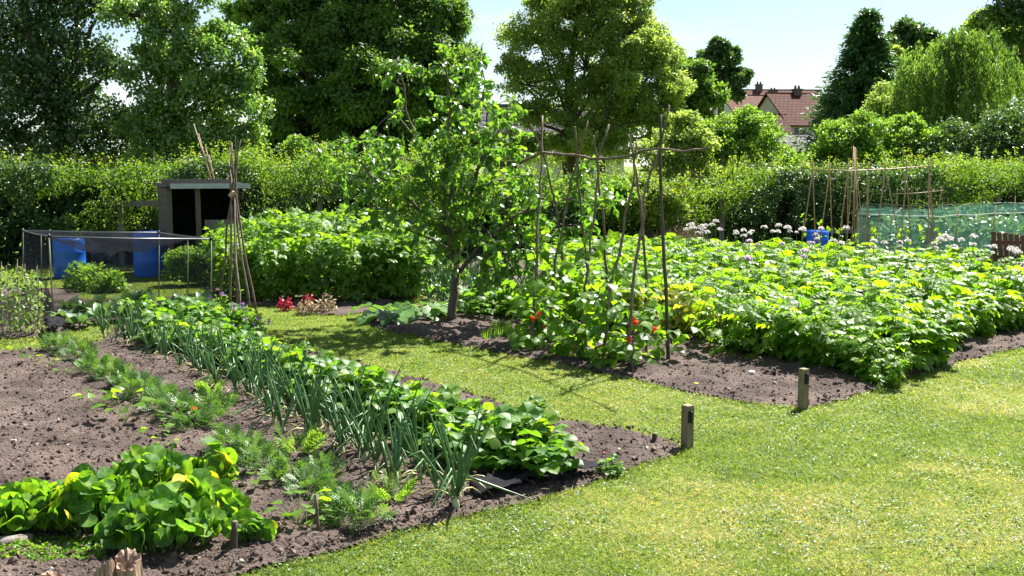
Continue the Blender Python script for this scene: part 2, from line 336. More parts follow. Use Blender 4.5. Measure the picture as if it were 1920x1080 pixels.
BTRI = merge(xf(HEART, .6, 0, .15, 0, (.42, 0, 0)), xf(HEART, .52, 1.4, .2, 0, (.36, .02, 0)), xf(HEART, .52, -1.4, .2, 0, (.36, -.02, 0)), xf(strip(.025), .42))
OB = leaf(6, .95, .3, .22, .62, .07)
STRI = merge(xf(OB, .62, 0, .1, 0, (.36, 0, 0)), xf(OB, .58, 1.35, .15, 0, (.34, .02, 0)), xf(OB, .58, -1.35, .15, 0, (.34, -.02, 0)))
PL = leaf(3, .72, .2, .25, .42)
POT = merge(xf(PL, .44, 0, .25, 0, (.68, 0, -.06)), *[xf(PL, s_, sg*1.0, .2, 0, (x, sg*.02, -.04*x)) for x, s_ in ((.58, .40), (.36, .36), (.16, .24)) for sg in (1, -1)], xf(strip(.025), .7))
FE = leaf(2, .30, .1, .15)
FEAT = merge(*[xf(FE, s_, sg*.8, 0, 0, (x, 0, -.1*x*x)) for x, s_ in ((.12, .22), (.28, .32), (.44, .36), (.6, .34), (.76, .26)) for sg in (1, -1)], xf(FE, .28, 0, 0, 0, (.78, 0, -.07)), xf(strip(.03), .8))
def disc(n=14, cup=.12, wav=.06, seed=0):
    r = np.random.default_rng(seed); V = [(0, 0, 0)]; T = []
    ph = r.random()*6
    for k, q in enumerate((.55, 1.)):
        for j in range(n):
            a = j/n*2*math.pi; rr = q*.5*(1+.05*math.sin(3*a+ph)+.03*r.normal())
            V.append((rr*math.cos(a), rr*math.sin(a), cup*q*q+wav*q*math.sin(2*a+ph)+.03*q*math.sin(5*a)))
    for j in range(n):
        k = (j+1) % n
        T += [(0, 1+j, 1+k), (1+j, 1+n+j, 1+n+k), (1+j, 1+n+k, 1+k)]
    O = np.zeros(len(V)); O[0] = .6; O[1:1+n:2] = .22; O[2:1+n:2] = -.12; O[1+n::2] = .05
    return np.array(V), np.array(T), O
def hang(D, k=.0): D = np.array(D, float); D[:, 2] -= k; return D
UP = np.array([0, 0, 1.])
# ---------------------------------------------------------------- ground
gx = np.unique(np.concatenate([np.linspace(-900, -30, 22), np.linspace(-30, 30, 100), np.linspace(30, 900, 22)]))
gy = np.unique(np.concatenate([np.linspace(-300, -3, 12), np.linspace(-3, 45, 90), np.linspace(45, 200, 40), np.linspace(200, 1500, 20)]))
X, Y = np.meshgrid(gx, gy)
def gz(x, y):
    s_ = np.clip((y-38)/70, 0, 1); s_ = s_*s_*(3-2*s_)
    return 2.2*s_ + np.where((y < 30) & (np.abs(x) < 25), 0, .3*vnoise(x/9, y/9, 3)*np.clip((y-30)/10, 0, 1))
Z = gz(X, Y); b = MB(); nx = len(gx)
idx = np.arange(X.size).reshape(X.shape); a_ = idx[:-1, :-1].ravel(); T = np.vstack([np.stack([a_, a_+1, a_+1+nx], 1), np.stack([a_, a_+1+nx, a_+nx], 1)])
b.add(np.stack([X.ravel(), Y.ravel(), Z.ravel()], 1), T)
tag(b.build('ground', 'lawn_mat'), None, None, kind='structure')
def P2(l): return [tuple(G(x, y)[:2]) for x, y in l]
BA = P2([(-600, 1420), (200, 1160), (430, 1088), (520, 1064), (700, 1017), (900, 962), (1060, 925), (1130, 902), (1200, 872), (1288, 846), (1235, 826), (1100, 800), (960, 768), (860, 733), (700, 690), (600, 665), (520, 645), (495, 628), (478, 604), (400, 590), (330, 592), (230, 606), (190, 642), (100, 655), (0, 662), (-500, 690), (-1500, 900)])
BC = P2([(-900, 660), (0, 636), (80, 634), (150, 618), (230, 600), (330, 585), (405, 575), (390, 552), (300, 560), (160, 565), (140, 545), (0, 540), (-600, 560)])
BB = P2([(1400, 757), (1510, 768), (1560, 757), (1640, 735), (1720, 705), (1800, 680), (1920, 652), (2200, 600), (2500, 565), (2700, 478), (900, 478), (830, 560), (775, 578), (690, 594), (672, 602), (682, 612), (760, 628), (850, 646), (960, 668), (1100, 695), (1200, 715), (1300, 738)])
BD = P2([(540, 578), (590, 592), (640, 594), (695, 585), (745, 565), (830, 545), (830, 500), (800, 470), (400, 470), (380, 540), (440, 570)])
BEDS = [BA, BC, BB, BD]
def inbeds(x, y, grow=0):
    jx = x+.05*(vnoise(x*3, y*3, 5)-.5)+.05*(vnoise(x*11, y*11, 6)-.5); jy = y+.05*(vnoise(x*3, y*3, 8)-.5)+.06*(vnoise(x*11, y*11, 9)-.5)
    r = np.zeros(x.shape, bool)
    for p in BEDS: r |= inpoly(jx, jy, p)
    return r
def soilz(x, y):
    z = .05*vnoise(x*1.7, y*1.7, 1)+.04*vnoise(x*6, y*6, 2)+.03*vnoise(x*17, y*17, 3)+.014*vnoise(x*40, y*40, 4)
    return np.maximum(.008, z-.03)
for nm, poly, step, ylim in (('soil_bed', BA, .025, 99), ('soil_bed', BC, .05, 99), ('soil_bed', BB, .035, 14), ('soil_bed', BB, .2, 99), ('soil_bed', BD, .06, 99)):
    pa = np.array(poly); x0, y0 = pa.min(0); x1, y1 = pa.max(0); x0 = max(x0, -9); x1 = min(x1, 16); y0 = max(y0, 2.5); y1 = min(y1, 26)
    lo = 14 if (poly is BB and ylim == 99) else y0; hi = min(ylim, y1)
    xs = np.arange(x0-.1, x1+.1, step); ys = np.arange(lo-(.1 if lo == y0 else 0), hi+(.1 if hi == y1 else step), step); X, Y = np.meshgrid(xs, ys); nx = len(xs)
    idx = np.arange(X.size).reshape(X.shape)[:-1, :-1]; cx = X[:-1, :-1]+step/2; cyy = Y[:-1, :-1]+step/2
    keep = inbeds(cx, cyy) & inpoly(cx, cyy, [(px_, py_) for px_, py_ in (pa-pa.mean(0))*1.03+pa.mean(0)])
    a_ = idx[keep]; T = np.vstack([np.stack([a_, a_+1, a_+1+nx], 1), np.stack([a_, a_+1+nx, a_+nx], 1)])
    us, inv = np.unique(T, return_inverse=True); xv, yv = X.ravel()[us], Y.ravel()[us]; tp = sum(inbeds(xv+.09*math.cos(q), yv+.09*math.sin(q)).astype(float) for q in np.arange(8)*.785)/8
    V = np.stack([xv, yv, .004+soilz(xv, yv)*np.clip(tp*1.3-.3, 0, 1)], 1)
    b = MB(); b.add(V, inv.reshape(-1, 3)); tag(b.build(nm, 'soil_mat'), None, None, kind='structure')
def frustum(n, d0, d1, m=.8, power=1.0):
    """random ground points inside the wedge the photo covers (plus a margin), denser nearby"""
    u = R.random(n); d = d0*(d1/d0)**u if power == 0 else (d0**power+u*(d1**power-d0**power))**(1/power)
    x = (R.random(n)*2-1)*(.52*d+m); return x, d
# clods
ico = np.array([(0, 0, 1), (.894, 0, .447), (.276, .851, .447), (-.724, .526, .447), (-.724, -.526, .447), (.276, -.851, .447), (.724, .526, -.447), (-.276, .851, -.447), (-.894, 0, -.447), (-.276, -.851, -.447), (.724, -.526, -.447), (0, 0, -1)])
icoT = np.array([(0, 1, 2), (0, 2, 3), (0, 3, 4), (0, 4, 5), (0, 5, 1), (1, 6, 2), (2, 7, 3), (3, 8, 4), (4, 9, 5), (5, 10, 1), (2, 6, 7), (3, 7, 8), (4, 8, 9), (5, 9, 10), (1, 10, 6), (11, 7, 6), (11, 8, 7), (11, 9, 8), (11, 10, 9), (11, 6, 10)])
b = MB(); x, y = frustum(130000, 3.6, 12.5, 1.8, 0); mk = inbeds(x, y); x = x[mk]; y = y[mk]
for k in range(5):
    q = slice(k, None, 5); tv = ico*(1+.28*R.normal(size=(12, 1)))*np.array([1, .8, .65]); xx, yy = x[q], y[q]; n = len(xx)
    S = np.clip(np.exp(R.normal(-5.15, .55, n)), .003, .026); rr = R.random(n); rr = np.where(R.random(n) < .982, rr*.93, 1)
    b.leaves((tv, icoT), np.stack([xx, yy, soilz(xx, yy)+S*.25], 1), rdir(n), rdir(n), S, rr)
tag(b.build('soil_clods', 'clod_mat', smooth=False), 'crumbly brown clods and pale stones lying on the dug beds', 'soil', kind='stuff')
# grass blades
b = MB(); x, y = frustum(1500000, 3.6, 20, 2.6, .35); mk = ~inbeds(x, y); x = x[mk]; y = y[mk]; n = len(x)
dry = np.clip((vnoise(x*.7, y*.7, 11)*.55+vnoise(x*2.3, y*2.3, 12)*.3+vnoise(x*8, y*8, 13)*.3-.56)*3.2, 0, 1)*np.clip((x*.8-y*.25+3)/3, .15, 1)
for qx, qy, qr in ((2.5, 5.2, .35), (1.9, 5.9, .3), (3.0, 6.4, .35), (.9, 5.3, .3), (3.3, 5.6, .4), (.4, 6.6, .25), (4.0, 8.2, .4), (4.6, 10.2, .4)): dry = np.clip(dry+.95*np.exp(-((x-qx)**2/qr**2+(y-qy)**2/(qr*.7)**2))*(.4+vnoise(x*9, y*9, 19)), 0, 1)
tuf = vnoise(x*5, y*5, 14)
H = (.009+.010*tuf**2+.012*R.random(n)**2)*(1-.35*dry); 
edge = inbeds(x+.05, y) | inbeds(x-.05, y) | inbeds(x, y-.06) | inbeds(x, y+.06); H = np.where(edge, H*1.9, H)
wd = .0016+.0003*y; ang = R.random(n)*2*math.pi; lean = R.normal(size=(n, 2))*1.3*H[:, None]
ca, sa = np.cos(ang)*wd, np.sin(ang)*wd; z0 = np.zeros(n)
V = np.stack([np.stack([x-ca, y-sa, z0], 1), np.stack([x+ca, y+sa, z0], 1), np.stack([x+lean[:, 0], y+lean[:, 1], H], 1)], 1)
rv = np.clip(R.random(n)**1.2*.72+.08+.28*(vnoise(x*13, y*13, 15)-.5)+.3*(vnoise(x*2.2, y*2.2, 16)-.5)+.2*(vnoise(x*40, y*40, 17)-.5)+.1*R.random(n)+np.where(R.random(n) < dry*.85, .45, 0)+np.where(R.random(n) < .04, .4, 0), 0, 1)
b.add(V.reshape(-1, 3), np.arange(3*n).reshape(-1, 3), np.repeat(rv, 3))
tag(b.build('grass', 'grass_blade', smooth=False), 'short mown lawn grass with dry straw patches', 'grass', kind='stuff')
# clover leaves and fallen white petals in the lawn
b = MB(); x, y = frustum(60000, 3.6, 15, 2.4, .5); dn = vnoise(x*1.3, y*1.3, 21)*.6+vnoise(x*4, y*4, 22)*.4
mk = ~inbeds(x, y) & (dn > .52); x, y = x[mk], y[mk]; n = len(x)
b.leaves(disc(6, .1, .05), np.stack([x, y, .016+.016*R.random(n)], 1), rdir(n)*[1, 1, .2], rdir(n)*.35+UP, .008+.012*R.random(n), R.random(n)*.5)
tag(b.build('clover', 'marigold_leaf'), 'low dark clover and weed leaves in the lawn', 'clover', kind='stuff')
b = MB(); x, y = frustum(13000, 3.8, 15, 2.4, .6); dn = vnoise(x*.9, y*.9, 31)*.6+vnoise(x*3.1, y*3.1, 32)*.4
mk = ~inbeds(x, y) & (dn+.12*R.random(len(x)) > .64); x, y = x[mk], y[mk]; n = len(x)
b.leaves(disc(7, .15, .1), np.stack([x, y, .014+.012*R.random(n)], 1), rdir(n)*[1, 1, .3], rdir(n)*.9+UP, .004+.013*R.random(n)**2.2)
tag(b.build('daisies', 'white_petal'), 'tiny white clover flowers and petals scattered on the lawn', 'flowers', kind='stuff')
# small seedling weeds and dead straw on the soil
b = MB(); x, y = frustum(2600, 4.4, 11, .5, .6); mk = inbeds(x, y); x, y = x[mk], y[mk]; n = len(x)
b.leaves(strip(.05), np.stack([x, y, soilz(x, y)+.006], 1), rdir(n)*[1, 1, .15], rdir(n)*.3+UP, .01+.05*R.random(n)**3, R.random(n))
tag(b.build('straw_litter', 'dry_leaf'), 'thin dry straw and twig bits lying on the soil', 'litter', kind='stuff')
# ---------------------------------------------------------------- trees
def clumps(C_, Rr, k, shr=.36, low=-.45):
    out = []; 
    for c, r in zip(C_, Rr):
        d = rdir(k*3); d = d[d[:, 2] > low][:k]
        f = .55+.5*R.random(len(d)); out += [(c+d[i]*r*f[i]*[1, 1, .85], r*shr*(.75+.5*R.random()), c) for i in range(len(d))]
    return out
def foliage(mb, subs, n, tpl, size, droop=.2, jitter=.7, shell=.45, squash=.8):
    P = np.array([s_[0] for s_ in subs]); r = np.array([s_[1] for s_ in subs]); w = r**2; w = w/w.sum()
    i = R.choice(len(P), n, p=w); d = rdir(n); d[:, 2] = np.where((d[:, 2] < -.2) & (R.random(n) < .6), -d[:, 2], d[:, 2])
    q = r[i]*(shell+(1.08-shell)*R.random(n)**.6)*np.where(R.random(n) < .3, 1+.55*R.random(n), 1); pos = P[i]+d*q[:, None]*[1, 1, squash]
    N = unit(d*.7+UP*.5+R.normal(size=(n, 3))*jitter*.5); D = R.normal(size=(n, 3))+d*.6; D[:, 2] -= droop
    mb.leaves(tpl, pos, D, N, size*(.7+.6*R.random(n)), np.clip(.5*R.random(n)+.5*np.repeat(R.random(len(P)), 1)[i], 0, 1))
def bend(a, c, n=6, sag=.1, w=.08):
    a, c = np.array(a, float), np.array(c, float); t_ = np.linspace(0, 1, n)[:, None]; l = np.linalg.norm(c-a)
    p = a+(c-a)*t_; p += np.sin(t_*math.pi)*np.array([0, 0, sag*l]); m_ = R.normal(size=(n, 3))*w*l*.3; m_[0] = 0; m_[-1] = 0; return p+m_
def tree(name, label, Y, trunkpx, cl, k, nleaf, size, lm, bark='bark', tr=.3, tpl=DIA, group=None, limbs=True, shr=.36, dz=1.0, **kw):
    """trunkpx: [(px,py)...] from base up; cl: [(px,py,rpx,depth offset)]"""
    s_ = Y/FPX; pts = [Wp(px, py, Y) for px, py in trunkpx]; pts[0][2] = gz(np.array(pts[0][0]), np.array(Y))-.1
    C_ = [Wp(px, py, Y+dy) for px, py, r, dy in cl]; Rr = [r*s_ for px, py, r, dy in cl]
    base = Vector(pts[0]); root = thing(name, label, 'tree' if 'shrub' not in name and 'bush' not in name else 'bush', base, group)
    off = np.array(base); subs = clumps(C_, Rr, k, shr)
    cb = MB(); foliage(cb, subs, nleaf, tpl, size, **kw); cb.V = [v-off for v in cb.V]; cb.build('crown', lm, root)
    tb = MB(); tb.tube(np.array(pts)-off, np.linspace(tr, tr*.45, len(pts)), 8, wob=.05)
    if limbs:
        for c, r in zip(C_, Rr):
            h = min(len(pts)-1, max(1, int(R.random()*len(pts)))); a = pts[h]
            if a[2] > c[2]: a = pts[1]
            p = bend(a, c, 6, -.05); tb.tube(p-off, np.linspace(tr*.42, tr*.14, 6), 5)
        for (p_, r, c) in subs: tb.tube(bend(c, p_, 4, .05)-off, np.linspace(tr*.14, tr*.04, 4), 4, cap=False)
    tb.build('trunk', bark, root); return root
# far trees
tree('round_tree', 'dark blue-green round tree standing against the sky left of the houses', 95, [(1352, 260), (1352, 190), (1352, 140)],
     [(1350, 115, 28, 0), (1322, 150, 26, 1), (1378, 150, 24, 0), (1348, 92, 18, 0), (1368, 110, 18, 0), (1328, 112, 18, 0), (1350, 170, 26, 1), (1318, 188, 25, 0), (1372, 180, 16, 0)], 18, 20000, .42, 'dark_leaf', tr=.4)
tree('far_tree', 'mid-green leafy tree between the dark round tree and the big yellow-green maple', 70, [(1300, 280), (1300, 200), (1300, 150)],
     [(1300, 160, 45, 0), (1265, 175, 35, 0), (1325, 190, 35, 0), (1290, 215, 40, 0)], 14, 15000, .34, 'chestnut_leaf', tr=.3)
tree('far_tree', 'pale bluish airy tree top rising between the conifer and the willow', 110, [(1700, 250), (1700, 150), (1700, 90)],
     [(1700, 70, 32, 0), (1725, 90, 30, 0), (1670, 95, 30, 0), (1750, 110, 40, 0)], 12, 7000, .6, 'dark_leaf', tr=.3)
tree('far_tree', 'olive-green tree spreading behind the willow at the right edge', 75, [(1860, 280), (1860, 180), (1860, 100)],
     [(1850, 75, 50, 0), (1900, 95, 55, 0), (1800, 110, 50, 0), (1740, 160, 40, 0), (1930, 160, 60, 0), (1965, 60, 60, 2)], 14, 26000, .34, 'maple_leaf', tr=.4)
tree('dark_tree', 'dark overhanging tree cut off by the top right corner', 40, [(2010, 330), (2000, 180), (1985, 40)],
     [(1895, 30, 38, 0), (1925, -20, 50, 0), (1960, 60, 60, 0), (1990, -20, 80, 0), (2040, 100, 70, 0), (1910, 75, 22, 0)], 14, 12000, .22, 'dark_leaf', tr=.35)
tree('far_tree', 'feathery lighter green tree touching the right flank of the conifer', 60, [(1675, 260), (1672, 180)],
     [(1670, 130, 28, 0), (1660, 175, 38, 0), (1690, 150, 26, 0), (1700, 190, 34, 0), (1672, 105, 16, 0)], 14, 12000, .26, 'maple_leaf', tr=.2)
# big chestnut
tree('chestnut_tree', 'huge dense dark green chestnut with rounded billowing clumps behind the hedge', 42, [(690, 330), (690, 220), (680, 100), (680, 20)],
     [(560, 120, 85, -1), (650, 90, 95, 0), (760, 60, 90, 0), (800, 140, 85, -1), (700, 190, 95, -2), (580, 230, 85, -1), (800, 240, 80, 0), (640, 10, 90, 1), (740, -40, 90, 1), (560, 20, 70, 1), (820, 40, 55, 0), (510, 180, 55, 0), (690, 290, 85, -1), (500, 80, 45, 0), (855, 190, 45, 0), (860, 290, 50, 0), (540, 310, 60, 0), (620, 300, 70, 0), (780, 310, 70, 0), (470, 30, 50, 1), (490, 290, 50, 0)],
     30, 210000, .18, 'chestnut_leaf', tr=.6, shr=.27, droop=.5, squash=.8)
# maple with visible boughs
tree('maple_tree', 'tall yellow-green maple with open crown and dark forked boughs behind the bean frame', 38, [(1075, 340), (1070, 240), (1065, 170), (1075, 90), (1085, 20)],
     [(1080, 40, 75, 0), (1010, 80, 65, 0), (1150, 60, 70, 0), (1200, 110, 70, 0), (1235, 160, 60, 0), (1100, 130, 70, 0), (990, 160, 55, 0), (1130, 200, 70, 0), (1040, 210, 55, 0), (1210, 230, 65, 0), (975, 225, 45, 0), (1250, 110, 35, 0), (1130, -10, 60, 0), (1030, 10, 45, 0), (1150, 280, 50, -1), (1020, 285, 45, 0), (1180, 20, 45, 0), (955, 130, 30, 0), (960, 280, 40, 0), (1090, 290, 50, 0)],
     32, 98000, .115, 'maple_leaf', tr=.20, shr=.25, droop=.3)
tree('maple_tree', 'second slimmer maple stem right of the big maple, same yellow-green leaves', 37, [(1125, 345), (1128, 250), (1150, 160), (1170, 90)],
     [(1160, 160, 60, 0), (1180, 90, 50, 0), (1240, 200, 50, 0), (1110, 260, 50, 0), (1250, 250, 45, 0)], 14, 20000, .12, 'maple_leaf', tr=.16, shr=.28, droop=.3)
# poplars left
tree('poplar_tree', 'dark glossy poplar hanging over the hedge at the top left corner', 25, [(120, 350), (110, 200), (60, 60), (20, -60)],
     [(40, 60, 80, 0), (130, 110, 80, 0), (60, 190, 85, 0), (160, 220, 75, 0), (190, 20, 65, 0), (0, 260, 75, 0), (110, 290, 75, 0), (90, 0, 75, 0), (-40, 120, 80, 0), (230, 260, 60, 0), (30, -60, 90, 0), (160, -60, 80, 0), (200, 140, 45, 0), (30, 310, 70, 0), (190, 310, 60, 0), (30, 130, 80, 1), (100, 170, 80, 1)],
     24, 46000, .085, 'poplar_leaf', tr=.24, shr=.32, tpl=diamond(.8, .1), droop=.9, jitter=1.2, shell=.2, squash=1)
tree('poplar_tree', 'sparkling light-leaved poplar between the dark poplar and the chestnut', 24, [(320, 350), (320, 220), (330, 120), (330, 0)],
     [(330, 60, 60, 0), (390, 120, 65, 0), (430, 190, 60, 0), (350, 180, 75, 0), (270, 130, 45, 0), (420, 80, 40, 0), (460, 150, 35, 0), (380, 260, 70, 0), (450, 280, 45, 0), (290, 250, 60, 0), (250, 30, 50, 0), (350, -20, 60, 0), (300, 310, 55, 0), (480, 250, 30, 0), (475, 110, 20, 0), (400, 310, 60, 0), (310, 110, 50, 1)],
     22, 44000, .085, 'poplar_bright', tr=.16, shr=.30, tpl=diamond(.8, .1), droop=.9, jitter=1.2, shell=.2, squash=1)
# shrubs behind hedge
for lab, Yd, cl, n, lm in (
    ('rounded fresh-green bush behind the hedge below the houses', 34, [(1400, 260, 60, 0), (1360, 290, 50, 0), (1440, 290, 50, 0), (1400, 225, 30, 0), (1330, 250, 30, 0)], 14000, 'shrub_leaf'),
    ('bright leafy bush behind the hedge below the conifer', 33, [(1570, 270, 50, 0), (1620, 255, 45, 0), (1520, 300, 45, 0), (1610, 300, 50, 0), (1560, 300, 40, 0)], 12000, 'shrub_leaf'),
    ('pale green bush in front of the willow trunk', 34, [(1690, 270, 50, 0), (1650, 290, 40, 0), (1740, 290, 50, 0), (1700, 240, 30, 0)], 11000, 'shrub_leaf'),
    ('small pale yellow-green shrub tucked between conifer and willow', 48, [(1665, 190, 40, 0), (1700, 210, 40, 0), (1650, 225, 35, 0)], 9000, 'maple_leaf'),
    ('dull olive bush behind the hedge under the willow at the right edge', 33, [(1810, 280, 60, 0), (1870, 270, 60, 0), (1930, 270, 70, 0), (1780, 310, 50, 0), (1990, 280, 70, 0)], 15000, 'dark_leaf'),
    ('low yellow-green bush right of the maple trunks', 33, [(1280, 270, 45, 0), (1240, 290, 45, 0), (1310, 300, 40, 0), (1290, 235, 30, 0)], 10000, 'maple_leaf'),
    ('shaded bush under the chestnut at the back of the hedge', 30, [(560, 300, 45, 0), (640, 310, 45, 0), (720, 310, 45, 0), (820, 300, 45, 0)], 9000, 'chestnut_leaf')):
    cl = cl+[(x_+R.normal()*12, y_+35, r_*.9, -.5) for x_, y_, r_, d_ in cl[:4]]; cx = cl[0][0]; tree('hedgerow_bush', lab, Yd, [(cx, 380), (cx, 320)], cl, 16, int(n*1.6), .115, lm, tr=.1, shr=.3, jitter=1)
# conifer
Yc = 58; base = Wp(1615, 300, Yc); base[2] = gz(np.array(base[0]), np.array(Yc)); root = thing('conifer_tree', 'dark green pointed conifer right of the houses', 'tree', base)
top = Wp(1617, 25, Yc)[2]-base[2]; b = MB(); tb = MB(); tb.tube([(0, 0, 0), (0, 0, top*.95)], [.3, .03], 7); tb.build('trunk', 'bark', root)
for i in range(900):
    f = R.random()**.8; h = top*(1-f*.92); r = (.12+4.3*f**.9)*(.5+.65*R.random()); a = R.random()*6.283; dv = np.array([math.cos(a), math.sin(a), 0])
    m_ = 44; q = R.random(m_)**.6; P = np.array([0, 0, h])+dv*(r*q)[:, None]+UP*(.35*r*q**2-.25*q*r)[:, None]+R.normal(size=(m_, 3))*[.16, .16, .1]
    b.leaves(diamond(.32, .05), P, dv+R.normal(size=(m_, 3))*.6+[0, 0, -.15], UP+R.normal(size=(m_, 3))*.4, .26+.2*R.random(m_), R.random(m_)*.5+.5*q*R.random())
b.build('crown', 'conifer_leaf', root)
# willow
Yw = 46; base = Wp(1830, 330, Yw); base[2] = gz(np.array(base[0]), np.array(Yw)); root = thing('willow_tree', 'weeping willow with hanging yellow-green strands at the right', 'tree', base)
b = MB(); tb = MB(); off = base
cl = [(1725, 160, 45), (1750, 125, 55), (1830, 100, 60), (1880, 150, 60), (1740, 190, 50), (1820, 190, 65), (1700, 230, 30), (1800, 80, 35), (1900, 230, 45), (1850, 240, 50), (1760, 240, 45)]
tb.tube(np.array([base, Wp(1815, 250, Yw), Wp(1810, 180, Yw)])-off, [.35, .3, .2], 8)
for px, py, r in cl:
    c = Wp(px, py, Yw)-off; rr = r*Yw/FPX; tb.tube(bend(Wp(1815, 250, Yw)-off, c, 6), np.linspace(.16, .05, 6), 5)
    for i in range(95):
        d = rdir(1)[0]; d[2] = abs(d[2])*.9; s0 = c+d*rr*(.5+.65*R.random()); ln = .4+2.0*R.random()**1.5; m_ = int(18*ln)+8; q = np.linspace(0, 1, m_)
        out = d*[1, 1, 0]*.35; P = s0+np.outer(np.sqrt(q), out)-np.outer(q*ln, UP)+R.normal(size=(m_, 3))*.05
        b.leaves(diamond(.3, .05), P, R.normal(size=(m_, 3))*.4-UP, rdir(m_), .17+.1*R.random(m_), R.random()*.5+.5*R.random(m_))
b.build('crown', 'willow_leaf', root); tb.build('trunk', 'bark', root)
# ---------------------------------------------------------------- houses
def house(label, p0, w, d, he, hr, rot, roofm, wallm, chim=(), wins=(), base=None, name='house', over=.25):
    """p0: front-left ground corner; ridge runs along local x"""
    root = thing(name, label, 'house' if name == 'house' else 'building', p0); root.rotation_euler = (0, 0, rot)
    b = MB(); V = [(0, 0, 0), (w, 0, 0), (w, d, 0), (0, d, 0), (0, 0, he), (w, 0, he), (w, d, he), (0, d, he), (0, d/2, hr), (w, d/2, hr)]
    b.add(V, [(0, 1, 5), (0, 5, 4), (2, 3, 7), (2, 7, 6), (3, 0, 4), (3, 4, 7), (4, 8, 7), (1, 2, 6), (1, 6, 5), (5, 6, 9)]); b.build('wall', wallm, root, False)
    b = MB(); sl = (hr-he)/(d/2); e = .35
    for sg in (-1, 1):
        y0 = d/2+sg*(d/2+e); z0 = he-sl*e
        A = np.array([(-over, y0, z0+.03), (w+over, y0, z0+.03), (w+over, d/2, hr+.03), (-over, d/2, hr+.03)]); B = A+[0, 0, .14]
        b.add(np.vstack([A, B]), [(4, 5, 6), (4, 6, 7), (0, 2, 1), (0, 3, 2), (0, 1, 5), (0, 5, 4), (1, 2, 6), (1, 6, 5), (3, 0, 4), (3, 4, 7)])
    b.tube([(-over, d/2, hr+.16), (w+over, d/2, hr+.16)], .09, 6)
    rf = b.build('roof', roofm, root, False)
    for cx, hh in chim:
        b = MB(); b.box((cx, d/2, hr+hh/2-.3), (.75, .55, hh+.6)); b.box((cx, d/2, hr+hh+.04), (.9, .7, .12)); ch = b.build('chimney', 'brick_stack', rf, False)
        for q in (-.18, .18):
            b = MB(); b.tube([(cx+q, d/2, hr+hh+.1), (cx+q, d/2, hr+hh+.42)], [.12, .1], 8); b.build('chimney_pot', 'brick_stack', ch)
    for wx, wz, ww, wh in wins:
        b = MB()
        for q, s_ in (((wx, -.04, wz+wh/2+.03), (ww+.12, .1, .06)), ((wx, -.04, wz-wh/2-.03), (ww+.12, .14, .06)), ((wx-ww/2-.03, -.04, wz), (.06, .1, wh)), ((wx+ww/2+.03, -.04, wz), (.06, .1, wh)), ((wx, -.04, wz), (.05, .08, wh))): b.box(q, s_)
        fr = b.build('window', 'window_white', root, False); b = MB(); b.box((wx, -.02, wz), (ww-.004, .05, wh-.004)); b.build('pane', 'glass_dark', fr, False)
    return root
def at(px, Y, z=None): p = Wp(px, 300, Y); p[2] = gz(np.array(p[0]), np.array(Y)) if z is None else z; return p
house('house with red tiled roof, pale gable and single chimney beside the conifer', at(1478, 92), 8.5, 8.0, 4.0, 6.9, .26, 'red_tiles', 'render_wall', [(3.0, .5)], [(1.0, 3.3, 1.1, .9), (5, 3.3, 1.1, .9)])
house('house with dark red roof lower and left of the chimneyed house', at(1408, 90), 3.4, 6.5, 2.8, 4.8, -.05, 'red_tiles', 'render_wall')
house('house with pale pinkish roof and wide light gable furthest left', at(1384, 104), 6.6, 9.0, 5.0, 7.4, .18, 'pink_tiles', 'render_wall', [(5.6, .6)], [(3.6, 4.6, .9, 1.0)])
house('house with pinkish roof and chimney highest at the back of the row', at(1405, 118), 9.5, 8.0, 6.2, 9.0, .06, 'pink_tiles', 'render_wall', [(2.1, .7)])
house('low outbuilding with grey sheet roof in front of the red-roofed house', at(1476, 62), 2.6, 4.5, 2.4, 3.4, .25, 'slate_tiles', 'render_wall', name='outbuilding')
house('white-walled bungalow with grey roof half hidden behind the maple', at(905, 52), 7.2, 6.5, 2.4, 4.9, 0, 'slate_tiles', 'white_wall', [], [(1.2, 1.6, 1.1, .9), (4.6, 1.6, 1.1, .9)], name='bungalow')
